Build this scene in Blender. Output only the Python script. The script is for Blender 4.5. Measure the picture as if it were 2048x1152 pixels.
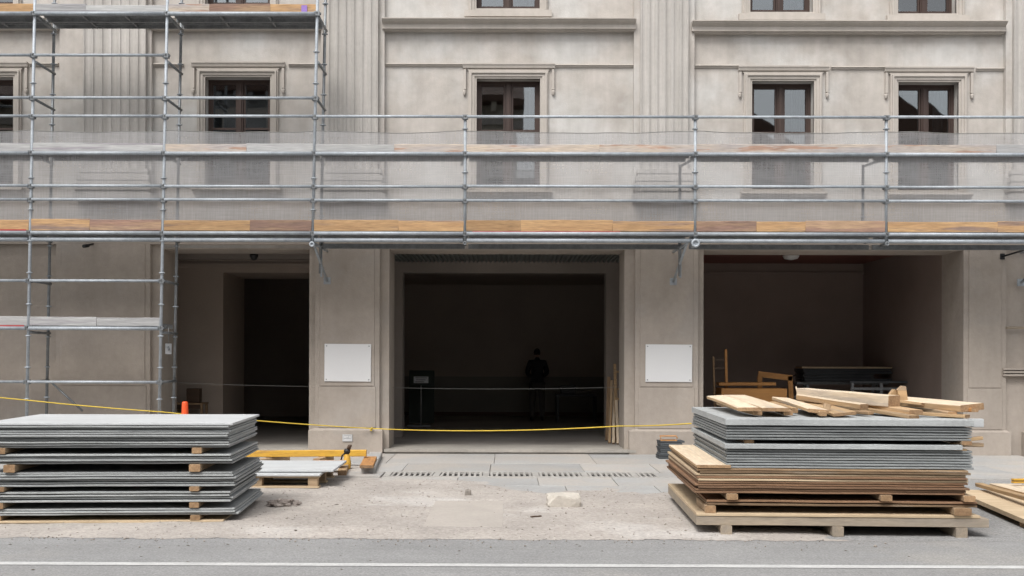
import bpy, bmesh, math, random
from mathutils import Vector, Matrix, noise as mnoise

random.seed(11)
for o in list(bpy.data.objects):
    bpy.data.objects.remove(o)
S = bpy.context.scene
COL = S.collection
R = math.radians

# ------------------------------------------------------------------ camera
F_PX, CX, CY, CAM_H = 2140.0, 997.0, 712.0, 1.70
YAW, ROLL = R(0.35), R(0.16)
fwd = Vector((-math.sin(YAW), math.cos(YAW), 0))
rt0 = Vector((math.cos(YAW), math.sin(YAW), 0))
up0 = Vector((0, 0, 1))
rt = rt0 * math.cos(ROLL) + up0 * math.sin(ROLL)
upv = up0 * math.cos(ROLL) - rt0 * math.sin(ROLL)
cam = bpy.data.cameras.new('camera')
cam.sensor_width = 36.0
cam.lens = 36.0 * F_PX / 2048
cam.shift_x = (1024 - CX) / 2048
cam.shift_y = (CY - 576) / 2048
cam.clip_start, cam.clip_end = 0.1, 2000
camo = bpy.data.objects.new('camera', cam)
camo.matrix_world = Matrix(((rt.x, upv.x, -fwd.x, 0), (rt.y, upv.y, -fwd.y, 0), (rt.z, upv.z, -fwd.z, CAM_H), (0, 0, 0, 1)))
COL.objects.link(camo)
S.camera = camo

# ------------------------------------------------------------------ sky, sun, exposure
SUN_EL, SUN_AZ = R(55), R(205)      # azimuth clockwise from +Y: behind the camera, to the left
w = bpy.data.worlds.new('World'); S.world = w; w.use_nodes = True
nt = w.node_tree; nt.nodes.clear()
sky = nt.nodes.new('ShaderNodeTexSky'); sky.sky_type = 'NISHITA'; sky.sun_disc = False
sky.sun_elevation = SUN_EL; sky.sun_rotation = SUN_AZ
sky.air_density = 1.0; sky.dust_density = 4.0; sky.ozone_density = 1.0
hs = nt.nodes.new('ShaderNodeHueSaturation'); hs.inputs['Saturation'].default_value = 0.16
bg = nt.nodes.new('ShaderNodeBackground'); bg.inputs['Strength'].default_value = 0.15
out = nt.nodes.new('ShaderNodeOutputWorld')
nt.links.new(sky.outputs[0], hs.inputs['Color']); nt.links.new(hs.outputs[0], bg.inputs['Color']); nt.links.new(bg.outputs[0], out.inputs[0])
sl = bpy.data.lights.new('sun', 'SUN'); sl.energy = 1.4; sl.angle = R(24); sl.color = (1.0, 0.965, 0.92)
so = bpy.data.objects.new('sun', sl); COL.objects.link(so)
sdir = Vector((math.sin(SUN_AZ) * math.cos(SUN_EL), math.cos(SUN_AZ) * math.cos(SUN_EL), math.sin(SUN_EL)))
so.rotation_euler = sdir.to_track_quat('Z', 'Y').to_euler(); so.location = sdir * 40
S.view_settings.view_transform = 'Standard'; S.view_settings.look = 'None'
S.view_settings.gamma = 1; S.view_settings.use_curve_mapping = False
S.view_settings.exposure = 0.60

# ------------------------------------------------------------------ measuring helpers (photo point + real distance -> metres)
def ray(px, py): return fwd * F_PX + rt * (px - CX) + upv * (CY - py)
def at(px, py, Y):
    d = ray(px, py); k = Y / d.y
    return Vector((d.x * k, Y, CAM_H + d.z * k))
def gnd(px, py, z=0.0):
    d = ray(px, py); k = (z - CAM_H) / d.z
    return Vector((d.x * k, d.y * k, z))

# ------------------------------------------------------------------ materials
MATS = {}
def mat(name, c1, c2, scale=2.0, rough=0.85, bump=0.15, bscale=60, fine=0.12, fscale=40, rand=0.0,
        streak=0.0, streak_scale=(3, 3, .25), stretch=(1, 1, 1), metallic=0.0, coord='Object', c3=None, c3scale=1.0,
        c3lo=.55, c3hi=.65, spec=.4, detail=6, world=False, speck=0.0, speckscale=150, bdist=.02):
    m = bpy.data.materials.new(name); m.use_nodes = True
    nt = m.node_tree; N = nt.nodes; L = nt.links
    b = N['Principled BSDF']
    b.inputs['Roughness'].default_value = rough; b.inputs['Metallic'].default_value = metallic
    b.inputs['Specular IOR Level'].default_value = spec
    tc = N.new('ShaderNodeTexCoord'); oi = N.new('ShaderNodeObjectInfo')
    src = tc.outputs['Object']
    if world:
        g = N.new('ShaderNodeNewGeometry'); src = g.outputs['Position']
    else:
        ofs = N.new('ShaderNodeVectorMath'); ofs.operation = 'MULTIPLY_ADD'
        cmb = N.new('ShaderNodeCombineXYZ')
        for i in range(3): L.new(oi.outputs['Random'], cmb.inputs[i])
        ofs.inputs[1].default_value = (37, 53, 71)
        L.new(cmb.outputs[0], ofs.inputs[0]); L.new(src, ofs.inputs[2]); src = ofs.outputs[0]
    mp = N.new('ShaderNodeMapping'); mp.inputs['Scale'].default_value = stretch; L.new(src, mp.inputs['Vector']); vec = mp.outputs[0]
    def nz(sc, det=detail, v=None, ro=.6):
        n = N.new('ShaderNodeTexNoise'); n.inputs['Scale'].default_value = sc; n.inputs['Detail'].default_value = det
        n.inputs['Roughness'].default_value = ro; L.new(v or vec, n.inputs['Vector']); return n.outputs['Fac']
    def ramp(f, lo, hi, a=(0, 0, 0, 1), bb=(1, 1, 1, 1)):
        r = N.new('ShaderNodeValToRGB'); r.color_ramp.elements[0].position = lo; r.color_ramp.elements[1].position = hi
        r.color_ramp.elements[0].color = a; r.color_ramp.elements[1].color = bb; L.new(f, r.inputs[0]); return r.outputs[0]
    def mix(f, a, bb, kind='MIX'):
        x = N.new('ShaderNodeMix'); x.data_type = 'RGBA'; x.blend_type = kind
        if hasattr(f, 'is_output'): L.new(f, x.inputs[0])
        else: x.inputs[0].default_value = f
        for s, v in ((6, a), (7, bb)):
            if hasattr(v, 'is_output'): L.new(v, x.inputs[s])
            else: x.inputs[s].default_value = (*v, 1) if len(v) == 3 else v
        return x.outputs[2]
    col = mix(ramp(nz(scale), .35, .65), c1, c2)
    if c3: col = mix(ramp(nz(c3scale, 5), c3lo, c3hi), col, c3)
    if streak:
        mp2 = N.new('ShaderNodeMapping'); mp2.inputs['Scale'].default_value = streak_scale; L.new(src, mp2.inputs['Vector'])
        k = 1 - streak
        col = mix(1.0, col, ramp(nz(1.0, 6, mp2.outputs[0], .65), .3, .7, (k, k, k * .98, 1), (1, 1, 1, 1)), 'MULTIPLY')
    if fine:
        k0, k1 = 1 - fine, 1 + fine * .5
        col = mix(1.0, col, ramp(nz(fscale, 4), .25, .75, (k0, k0, k0, 1), (k1, k1, k1, 1)), 'MULTIPLY')
    if speck:
        v = N.new('ShaderNodeTexVoronoi'); v.inputs['Scale'].default_value = speckscale; L.new(vec, v.inputs['Vector'])
        sp = N.new('ShaderNodeSeparateColor'); L.new(v.outputs['Color'], sp.inputs[0])
        col = mix(1.0, col, ramp(sp.outputs[0], 0.0, 1.0, (1 - speck,) * 3 + (1,), (1 + speck,) * 3 + (1,)), 'MULTIPLY')
    if rand:
        mr = N.new('ShaderNodeMapRange'); mr.inputs[3].default_value = 1 - rand; mr.inputs[4].default_value = 1 + rand * .6
        L.new(oi.outputs['Random'], mr.inputs[0])
        cc = N.new('ShaderNodeCombineColor')
        for i in range(3): L.new(mr.outputs[0], cc.inputs[i])
        col = mix(1.0, col, cc.outputs[0], 'MULTIPLY')
    L.new(col, b.inputs['Base Color'])
    if bump:
        bm = N.new('ShaderNodeBump'); bm.inputs['Strength'].default_value = bump; bm.inputs['Distance'].default_value = bdist
        L.new(nz(bscale, 5), bm.inputs['Height']); L.new(bm.outputs[0], b.inputs['Normal'])
    MATS[name] = m
    return m

mat('plaster', (.53, .49, .452), (.43, .395, .363), scale=1.3, fine=.13, fscale=5, streak=.15, streak_scale=(4.5, 3, .3), bump=.2, bscale=45, world=True,
    c3=(.565, .548, .527), c3scale=.75, c3lo=.45, c3hi=.62)
mat('fluted_stone', (.525, .495, .465), (.455, .43, .405), scale=1.2, fine=.07, fscale=14, streak=.26, streak_scale=(9, 5, .22), bump=.18, bscale=50, world=True)
mat('trim', (.50, .458, .418), (.45, .412, .374), scale=1.4, fine=.06, fscale=14, streak=.12, streak_scale=(5, 3, .4), bump=.12, bscale=50, world=True)
mat('ground_stone', (.425, .37, .322), (.345, .302, .264), scale=.8, fine=.08, fscale=12, streak=.14, streak_scale=(2.5, 2, .5), bump=.2, bscale=40, world=True,
    c3=(.375, .335, .30), c3scale=.7)
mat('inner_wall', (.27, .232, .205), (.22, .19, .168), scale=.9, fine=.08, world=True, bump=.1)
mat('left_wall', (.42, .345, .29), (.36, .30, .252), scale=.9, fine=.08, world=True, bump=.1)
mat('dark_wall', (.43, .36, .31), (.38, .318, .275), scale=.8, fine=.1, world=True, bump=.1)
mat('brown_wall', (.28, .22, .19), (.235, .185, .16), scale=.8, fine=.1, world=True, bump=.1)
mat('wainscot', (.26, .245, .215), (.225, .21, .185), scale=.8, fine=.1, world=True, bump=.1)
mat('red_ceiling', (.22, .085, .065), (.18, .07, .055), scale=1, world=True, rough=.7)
mat('inner_floor', (.34, .315, .285), (.24, .22, .20), scale=.7, fine=.14, fscale=18, world=True, rough=.7, bump=.1)
mat('step_stone', (.40, .37, .33), (.31, .29, .26), scale=1.5, fine=.12, fscale=25, world=True)
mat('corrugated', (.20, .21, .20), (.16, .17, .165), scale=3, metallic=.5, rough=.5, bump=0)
mat('galvanised', (.40, .435, .47), (.30, .33, .36), scale=9, metallic=.15, rough=.55, fine=.22, fscale=60, rand=.12, bump=.06, bscale=200, spec=.5)
mat('dark_galvanised', (.26, .275, .285), (.19, .2, .21), scale=9, metallic=.5, rough=.5, fine=.16, fscale=50, rand=.1, bump=.05)
mat('deck_steel', (.33, .34, .345), (.22, .225, .23), scale=5, metallic=.4, rough=.55, fine=.2, fscale=30, bump=.1, bscale=90)
mat('toe_orange', (.50, .32, .165), (.39, .235, .12), scale=1.2, stretch=(.8, 9, 9), fine=.38, fscale=7, rand=.22, c3=(.25, .175, .14), c3scale=.9, c3lo=.52, c3hi=.66, bump=.2, bscale=12)
mat('toe_red', (.31, .19, .14), (.25, .165, .135), scale=1.0, stretch=(.8, 9, 9), fine=.38, fscale=7, rand=.22, c3=(.40, .27, .17), c3scale=.9, c3lo=.46, c3hi=.62, bump=.2, bscale=12)
mat('toe_grey', (.47, .47, .46), (.36, .355, .36), scale=1.0, stretch=(.55, 13, 13), fine=.38, fscale=7, rand=.12, c3=(.31, .29, .31), c3scale=.9, c3lo=.55, c3hi=.62, bump=.15, bscale=12)
mat('toe_mixed', (.53, .44, .35), (.42, .385, .38), scale=.8, stretch=(.8, 9, 9), fine=.38, fscale=7, rand=.1, c3=(.41, .27, .205), c3scale=.9, c3lo=.56, c3hi=.6, bump=.15, bscale=12)
mat('cement_board', (.385, .40, .40), (.30, .312, .312), scale=2.2, stretch=(1, 1, 3), fine=.2, fscale=30, rand=.24, bump=.15, bscale=90, rough=.8, speck=.06, speckscale=220)
mat('cement_dark', (.285, .30, .302), (.215, .228, .23), scale=2.2, stretch=(1, 1, 3), fine=.2, fscale=30, rand=.25, bump=.15, bscale=90, rough=.8, speck=.06, speckscale=220)
mat('end_grain', (.40, .255, .14), (.27, .165, .09), scale=14, fine=.3, fscale=60, rand=.25, bump=.3, bscale=60)
mat('skirting', (.12, .07, .055), (.10, .06, .048), scale=2)
mat('chips', (.13, .105, .085), (.07, .058, .05), scale=30, fine=.2)
mat('pale_board', (.50, .515, .52), (.43, .44, .445), scale=1.6, stretch=(1, 2.5, 2), fine=.1, fscale=30, rand=.06, bump=.1, bscale=70, rough=.75)
mat('brown_board', (.30, .20, .115), (.20, .13, .078), scale=2, stretch=(1, 2.5, 8), fine=.25, fscale=14, rand=.32, bump=.2, bscale=40, c3=(.32, .25, .18), c3scale=1.1)
mat('rust_board', (.26, .15, .085), (.17, .10, .06), scale=2, stretch=(1, 2.5, 8), fine=.25, fscale=14, rand=.25, bump=.2, bscale=40)
mat('ply', (.56, .44, .295), (.47, .36, .235), scale=1.3, stretch=(1, 7, 5), fine=.14, fscale=9, rand=.12, bump=.1, bscale=30)
mat('weathered', (.36, .295, .22), (.28, .24, .195), scale=1.2, stretch=(1, 9, 6), fine=.22, fscale=8, rand=.1, bump=.2, bscale=25)
mat('timber', (.54, .37, .205), (.40, .26, .14), scale=1.5, stretch=(1.2, 14, 14), fine=.26, fscale=4, rand=.26, bump=.2, bscale=14, c3=(.35, .265, .185), c3scale=.7, c3lo=.54, c3hi=.66)
mat('timber_pale', (.70, .585, .44), (.60, .475, .335), scale=1.3, stretch=(1.2, 12, 12), fine=.22, fscale=4, rand=.18, bump=.2, bscale=14, c3=(.50, .42, .335), c3scale=.7, c3lo=.56, c3hi=.68)
mat('bearer', (.45, .325, .205), (.33, .235, .15), scale=2, stretch=(1.4, 12, 12), fine=.25, fscale=6, rand=.2, bump=.25, bscale=20)
mat('yellow_paint', (.66, .385, .05), (.54, .30, .045), scale=1.6, stretch=(1, 5, 5), fine=.2, fscale=10, rough=.6, bump=.1, c3=(.36, .20, .07), c3scale=1.3, c3lo=.62, c3hi=.7)
mat('rust_wood', (.50, .25, .085), (.36, .175, .07), scale=2, stretch=(1.5, 9, 9), fine=.25, fscale=6, bump=.2)
mat('orange_varnish', (.52, .25, .07), (.42, .19, .055), scale=1.5, stretch=(1, 9, 9), fine=.15, fscale=6, rough=.5)
mat('old_wood', (.36, .24, .14), (.25, .16, .09), scale=2, stretch=(1.4, 12, 12), fine=.2, fscale=6)
mat('dark_wood', (.085, .05, .03), (.06, .036, .022), scale=2, stretch=(1, 8, 8), rough=.5)
mat('window_wood', (.062, .038, .03), (.048, .03, .025), scale=2, stretch=(5, 5, 1), rough=.5, fine=.15, bump=.05)
mat('curtain', (.50, .50, .49), (.42, .42, .42), scale=2, stretch=(6, 6, .5))
mat('sign_white', (.64, .64, .64), (.615, .615, .62), scale=.8, rough=.55, fine=.02, bump=.02)
mat('orange_plastic', (.80, .10, .02), (.70, .085, .02), scale=2, rough=.45, fine=.06, bump=.03)
mat('rope', (.72, .53, .07), (.6, .42, .05), scale=40, rough=.8, bump=.2)
mat('cord', (.24, .24, .23), (.2, .2, .19), scale=30)
mat('black_plastic', (.018, .018, .019), (.014, .014, .015), rough=.45, bump=0)
mat('dark_slate', (.075, .082, .09), (.05, .055, .06), scale=3, rand=.3, rough=.7)
mat('plate_metal', (.52, .53, .54), (.42, .43, .44), scale=9, metallic=.4, rough=.4)
mat('asphalt', (.305, .303, .302), (.26, .259, .26), scale=.7, streak=.13, streak_scale=(.12, 3.2, 1), rough=.92, fine=.22, fscale=55, bump=.5, bscale=130, world=True, speck=.17, speckscale=75, c3=(.325, .315, .303), c3scale=.35, bdist=.01)
mat('yard_asphalt', (.29, .287, .283), (.245, .243, .24), scale=.8, rough=.92, fine=.2, fscale=40, bump=.5, bscale=120, world=True, speck=.25, speckscale=70, c3=(.33, .315, .295), c3scale=.5, bdist=.01)
mat('dirt', (.43, .392, .357), (.335, .305, .278), scale=.9, rough=.95, fine=.2, fscale=20, bump=.5, bscale=34, world=True, speck=.12, speckscale=55, c3=(.46, .432, .405), c3scale=.55)
mat('far_ground', (.24, .235, .23), (.2, .195, .19), scale=.5, world=True)
mat('slab_stone', (.37, .368, .362), (.31, .31, .305), scale=1.6, rough=.85, fine=.14, fscale=22, rand=.1, world=False, c3=(.405, .375, .342), c3scale=.8, c3lo=.42, c3hi=.62, bump=.25, bscale=60)
mat('patch_concrete', (.42, .382, .345), (.37, .338, .305), scale=1.6, rough=.9, fine=.1, fscale=30, bump=.2, bscale=60)
mat('road_paint', (.55, .55, .54), (.46, .46, .455), scale=3, rough=.8, fine=.2, fscale=35, world=True, bump=.3, bscale=90, c3=(.36, .36, .36), c3scale=9, c3lo=.66, c3hi=.74)
mat('grate_stone', (.40, .385, .36), (.32, .305, .285), scale=3, fine=.15, fscale=25, rand=.1)
mat('drain_slot_shade', (.02, .017, .015), (.014, .012, .011), scale=3)  # near black paints in the shade deep slots would have
mat('rubble', (.56, .52, .46), (.47, .43, .38), scale=5, fine=.18, fscale=22, bump=.5, bscale=30)
mat('pebble', (.33, .295, .26), (.24, .215, .19), scale=9, fine=.2, rand=.2)
mat('litter', (.36, .32, .29), (.16, .13, .115), scale=14, fine=.2)
mat('jacket', (.016, .016, .018), (.012, .012, .013), scale=4, rough=.9)
mat('trousers', (.075, .068, .06), (.06, .055, .05), scale=4, rough=.9)
mat('skin', (.32, .19, .14), (.29, .17, .125), scale=6, rough=.6, bump=0)
mat('hair', (.015, .012, .01), (.01, .008, .008), scale=20, stretch=(1, 1, .2))
mat('purple_tape', (.34, .22, .56), (.30, .19, .5), scale=3)
mat('red_strip', (.45, .06, .06), (.36, .05, .05), scale=5)
mat('green_panel', (.05, .062, .052), (.042, .052, .044), scale=2)
mat('lamp_white', (.7, .7, .68), (.66, .66, .64), scale=2, rough=.4, bump=0)
mat('house_cream', (.45, .40, .33), (.38, .34, .28), scale=.8, world=True)
mat('house_grey', (.36, .36, .36), (.30, .30, .30), scale=.8, world=True)
mat('roof_tile', (.13, .075, .055), (.09, .055, .042), scale=3, world=True)

# glass
g = bpy.data.materials.new('window_glass'); g.use_nodes = True
nt = g.node_tree; nt.nodes.clear()
o_ = nt.nodes.new('ShaderNodeOutputMaterial'); mx = nt.nodes.new('ShaderNodeMixShader')
tr = nt.nodes.new('ShaderNodeBsdfTransparent'); tr.inputs[0].default_value = (.62, .65, .66, 1)
gl = nt.nodes.new('ShaderNodeBsdfGlossy'); gl.inputs['Roughness'].default_value = .015; gl.inputs['Color'].default_value = (.9, .93, .95, 1)
fr = nt.nodes.new('ShaderNodeFresnel'); fr.inputs[0].default_value = 2.3
nzn = nt.nodes.new('ShaderNodeTexNoise'); nzn.inputs['Scale'].default_value = 1.7
tcn = nt.nodes.new('ShaderNodeTexCoord'); bmp = nt.nodes.new('ShaderNodeBump'); bmp.inputs['Strength'].default_value = .012; bmp.inputs['Distance'].default_value = .05
nt.links.new(tcn.outputs['Object'], nzn.inputs['Vector']); nt.links.new(nzn.outputs['Fac'], bmp.inputs['Height'])
nt.links.new(bmp.outputs[0], gl.inputs['Normal'])
nt.links.new(fr.outputs[0], mx.inputs[0]); nt.links.new(tr.outputs[0], mx.inputs[1]); nt.links.new(gl.outputs[0], mx.inputs[2]); nt.links.new(mx.outputs[0], o_.inputs[0])
MATS['window_glass'] = g

# debris netting: a fine woven net, part open, part thread
g = bpy.data.materials.new('netting'); g.use_nodes = True
nt = g.node_tree; nt.nodes.clear()
o_ = nt.nodes.new('ShaderNodeOutputMaterial'); mx = nt.nodes.new('ShaderNodeMixShader')
tr = nt.nodes.new('ShaderNodeBsdfTransparent'); df = nt.nodes.new('ShaderNodeBsdfDiffuse'); tl = nt.nodes.new('ShaderNodeBsdfTranslucent')
ad = nt.nodes.new('ShaderNodeMixShader'); ad.inputs[0].default_value = .35
df.inputs[0].default_value = (.49, .49, .50, 1); tl.inputs[0].default_value = (.49, .49, .50, 1)
tcn = nt.nodes.new('ShaderNodeTexCoord')
facs = []
for st, sc in (((60, 1, 2.5), 1.0), ((2.0, 1, 70), 1.0), ((1.2, 1, 1.5), 1.0)):
    mp = nt.nodes.new('ShaderNodeMapping'); mp.inputs['Scale'].default_value = st
    nz_ = nt.nodes.new('ShaderNodeTexNoise'); nz_.inputs['Scale'].default_value = sc; nz_.inputs['Detail'].default_value = 4
    nt.links.new(tcn.outputs['Object'], mp.inputs[0]); nt.links.new(mp.outputs[0], nz_.inputs['Vector']); facs.append(nz_.outputs['Fac'])
a1 = nt.nodes.new('ShaderNodeMath'); a1.operation = 'ADD'; nt.links.new(facs[0], a1.inputs[0]); nt.links.new(facs[1], a1.inputs[1])
a2 = nt.nodes.new('ShaderNodeMath'); a2.operation = 'ADD'; nt.links.new(a1.outputs[0], a2.inputs[0]); nt.links.new(facs[2], a2.inputs[1])
mr = nt.nodes.new('ShaderNodeMapRange'); mr.inputs[1].default_value = 1.0; mr.inputs[2].default_value = 2.0; mr.inputs[3].default_value = .31; mr.inputs[4].default_value = .60
nt.links.new(a2.outputs[0], mr.inputs[0]); nt.links.new(mr.outputs[0], mx.inputs[0])
nt.links.new(df.outputs[0], ad.inputs[1]); nt.links.new(tl.outputs[0], ad.inputs[2])
nt.links.new(tr.outputs[0], mx.inputs[1]); nt.links.new(ad.outputs[0], mx.inputs[2]); nt.links.new(mx.outputs[0], o_.inputs[0])
MATS['netting'] = g

# ------------------------------------------------------------------ mesh helpers
def link(name, me, parent=None):
    o = bpy.data.objects.new(name, me); COL.objects.link(o)
    if parent: o.parent = parent
    return o
def tag(o, label=None, cat=None, group=None, kind=None):
    if label: o['label'] = label
    if cat: o['category'] = cat
    if group: o['group'] = group
    if kind: o['kind'] = kind
    return o
def empty(name, loc, label, cat, group=None, rot=(0, 0, 0)):
    o = bpy.data.objects.new(name, None); o.location = loc; o.rotation_euler = rot; o.empty_display_size = .1
    COL.objects.link(o); return tag(o, label, cat, group)

class MB:
    def __init__(s): s.v = []; s.f = []; s.sm = []
    def quadbox(s, pts):
        n = len(s.v); s.v += [tuple(p) for p in pts]
        for f in ((0, 3, 2, 1), (4, 5, 6, 7), (0, 1, 5, 4), (1, 2, 6, 5), (2, 3, 7, 6), (3, 0, 4, 7)):
            s.f.append(tuple(n + i for i in f)); s.sm.append(False)
        return s
    def box(s, x0, x1, y0, y1, z0, z1):
        if x0 > x1: x0, x1 = x1, x0
        if y0 > y1: y0, y1 = y1, y0
        if z0 > z1: z0, z1 = z1, z0
        return s.quadbox([(x0, y0, z0), (x1, y0, z0), (x1, y1, z0), (x0, y1, z0), (x0, y0, z1), (x1, y0, z1), (x1, y1, z1), (x0, y1, z1)])
    def bar(s, p0, p1, w, t, up=(0, 0, 1)):
        p0 = Vector(p0); p1 = Vector(p1); d = (p1 - p0).normalized(); u = Vector(up)
        if abs(d.dot(u)) > .98: u = Vector((0, 1, 0))
        a = d.cross(u).normalized() * (w / 2); b = a.cross(d).normalized() * (t / 2)
        return s.quadbox([p0 - a - b, p0 + a - b, p1 + a - b, p1 - a - b, p0 - a + b, p0 + a + b, p1 + a + b, p1 - a + b])
    def tube(s, pts, r, n=10, cap=True):
        pts = [Vector(p) for p in pts]; rs = r if isinstance(r, (list, tuple)) else [r] * len(pts)
        base = len(s.v); prev = None
        for i, p in enumerate(pts):
            d = (pts[min(i + 1, len(pts) - 1)] - pts[max(i - 1, 0)]).normalized()
            if prev is None:
                u = Vector((0, 0, 1)) if abs(d.z) < .9 else Vector((0, 1, 0))
                a = d.cross(u).normalized()
            else:
                a = (prev - d * prev.dot(d)).normalized()
            prev = a; b = d.cross(a)
            for k in range(n):
                t = 2 * math.pi * k / n
                s.v.append(tuple(p + (a * math.cos(t) + b * math.sin(t)) * rs[i]))
        for i in range(len(pts) - 1):
            for k in range(n):
                s.f.append((base + i * n + k, base + i * n + (k + 1) % n, base + (i + 1) * n + (k + 1) % n, base + (i + 1) * n + k)); s.sm.append(True)
        if cap:
            s.f.append(tuple(base + k for k in range(n))[::-1]); s.sm.append(False)
            e = base + (len(pts) - 1) * n
            s.f.append(tuple(e + k for k in range(n))); s.sm.append(False)
        return s
    def lathe(s, prof, c=(0, 0, 0), n=16):
        base = len(s.v)
        for r, z in prof:
            for k in range(n):
                t = 2 * math.pi * k / n
                s.v.append((c[0] + r * math.cos(t), c[1] + r * math.sin(t), c[2] + z))
        for i in range(len(prof) - 1):
            for k in range(n):
                s.f.append((base + i * n + k, base + i * n + (k + 1) % n, base + (i + 1) * n + (k + 1) % n, base + (i + 1) * n + k)); s.sm.append(True)
        s.f.append(tuple(base + k for k in range(n))[::-1]); s.sm.append(False)
        e = base + (len(prof) - 1) * n
        s.f.append(tuple(e + k for k in range(n))); s.sm.append(False)
        return s
    def extrude_x(s, prof, x0, x1):           # prof: (y,z) closed outline, counter-clockwise seen from -X ... normals fixed later
        n = len(prof); b = len(s.v)
        for x in (x0, x1):
            for y, z in prof: s.v.append((x, y, z))
        for i in range(n):
            j = (i + 1) % n; s.f.append((b + i, b + j, b + n + j, b + n + i)); s.sm.append(False)
        s.f.append(tuple(b + i for i in range(n))[::-1]); s.f.append(tuple(b + n + i for i in range(n))); s.sm += [False, False]
        return s
    def extrude_z(s, prof, z0, z1):           # prof: (x,y)
        n = len(prof); b = len(s.v)
        for z in (z0, z1):
            for x, y in prof: s.v.append((x, y, z))
        for i in range(n):
            j = (i + 1) % n; s.f.append((b + i, b + j, b + n + j, b + n + i)); s.sm.append(False)
        s.f.append(tuple(b + i for i in range(n))[::-1]); s.f.append(tuple(b + n + i for i in range(n))); s.sm += [False, False]
        return s
    def holed(s, x0, x1, z0, z1, y0, y1, holes):
        xs = sorted(set([x0, x1] + [h[0] for h in holes] + [h[1] for h in holes])); zs = sorted(set([z0, z1] + [h[2] for h in holes] + [h[3] for h in holes]))
        xs = [x for x in xs if x0 <= x <= x1]; zs = [z for z in zs if z0 <= z <= z1]
        nx, nz = len(xs), len(zs); b = len(s.v)
        for y in (y0, y1):
            for z in zs:
                for x in xs: s.v.append((x, y, z))
        def solid(i, j):
            if i < 0 or j < 0 or i >= nx - 1 or j >= nz - 1: return False
            cx = (xs[i] + xs[i + 1]) / 2; cz = (zs[j] + zs[j + 1]) / 2
            return not any(h[0] < cx < h[1] and h[2] < cz < h[3] for h in holes)
        F = lambda i, j: b + j * nx + i
        K = lambda i, j: b + nx * nz + j * nx + i
        for i in range(nx - 1):
            for j in range(nz - 1):
                if not solid(i, j): continue
                s.f.append((F(i, j), F(i + 1, j), F(i + 1, j + 1), F(i, j + 1)))
                s.f.append((K(i, j), K(i, j + 1), K(i + 1, j + 1), K(i + 1, j)))
                if not solid(i - 1, j): s.f.append((F(i, j), F(i, j + 1), K(i, j + 1), K(i, j)))
                if not solid(i + 1, j): s.f.append((F(i + 1, j), K(i + 1, j), K(i + 1, j + 1), F(i + 1, j + 1)))
                if not solid(i, j - 1): s.f.append((F(i, j), K(i, j), K(i + 1, j), F(i + 1, j)))
                if not solid(i, j + 1): s.f.append((F(i, j + 1), F(i + 1, j + 1), K(i + 1, j + 1), K(i, j + 1)))
        s.sm = [False] * len(s.f)
        return s
    def mesh(s, name, m, recalc=True):
        me = bpy.data.meshes.new(name); me.from_pydata(s.v, [], s.f)
        me.polygons.foreach_set('use_smooth', s.sm[:len(s.f)] + [False] * (len(s.f) - len(s.sm)))
        if recalc:
            bm = bmesh.new(); bm.from_mesh(me); bmesh.ops.recalc_face_normals(bm, faces=bm.faces); bm.to_mesh(me); bm.free()
        me.materials.append(MATS[m]); me.update(); return me
    def build(s, name, m, parent=None, origin=None):
        if origin is not None:
            ox, oy, oz = origin; s.v = [(x - ox, y - oy, z - oz) for x, y, z in s.v]
        o = link(name, s.mesh(name, m), parent)
        if origin is not None: o.location = origin
        return o
def bevel_mesh(me, w, seg=1):
    bm = bmesh.new(); bm.from_mesh(me)
    bmesh.ops.bevel(bm, geom=bm.edges[:], offset=w, segments=seg, affect='EDGES', profile=.5); bm.to_mesh(me); bm.free(); return me

def plank_mesh(name, L, W, T, m, bow=0.0, seg=6, jit=0.0, cut=0.0, seed=0):
    """a board lying along local X, bottom centre at the origin; slightly bowed, ends not quite square"""
    rnd = random.Random(seed); v = []; f = []
    for i in range(seg + 1):
        t = i / seg; x = (t - .5) * L
        dz = bow * (1 - (2 * t - 1) ** 2) + rnd.uniform(-jit, jit); dy = rnd.uniform(-jit, jit)
        ex = cut if i == seg else (-cut * .4 if i == 0 else 0)
        c = min(.006, T * .16, W * .16)
        ring = [(-W / 2 + c, 0), (W / 2 - c, 0), (W / 2, c), (W / 2, T - c), (W / 2 - c, T), (-W / 2 + c, T), (-W / 2, T - c), (-W / 2, c)]
        for (y, z) in ring: v.append((x + ex * (y / W), y + dy, z + dz))
    for i in range(seg):
        for k in range(8):
            f.append((i * 8 + k, i * 8 + (k + 1) % 8, (i + 1) * 8 + (k + 1) % 8, (i + 1) * 8 + k))
    f.append(tuple(range(8))[::-1]); f.append(tuple(seg * 8 + k for k in range(8)))
    me = bpy.data.meshes.new(name); me.from_pydata(v, [], f)
    bm = bmesh.new(); bm.from_mesh(me); bmesh.ops.recalc_face_normals(bm, faces=bm.faces); bm.to_mesh(me); bm.free()
    me.materials.append(MATS[m])
    if m in ('timber', 'timber_pale', 'bearer', 'rust_wood', 'ply', 'old_wood'):
        me.materials.append(MATS['end_grain'])
        for p in me.polygons:
            if len(p.vertices) == 8: p.material_index = 1
        if m == 'timber_pale' and T < .07:
            me.materials.append(MATS['timber'])
            for p in me.polygons:
                if len(p.vertices) == 4 and abs(p.normal.z) < .5: p.material_index = 2
    return me
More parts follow.
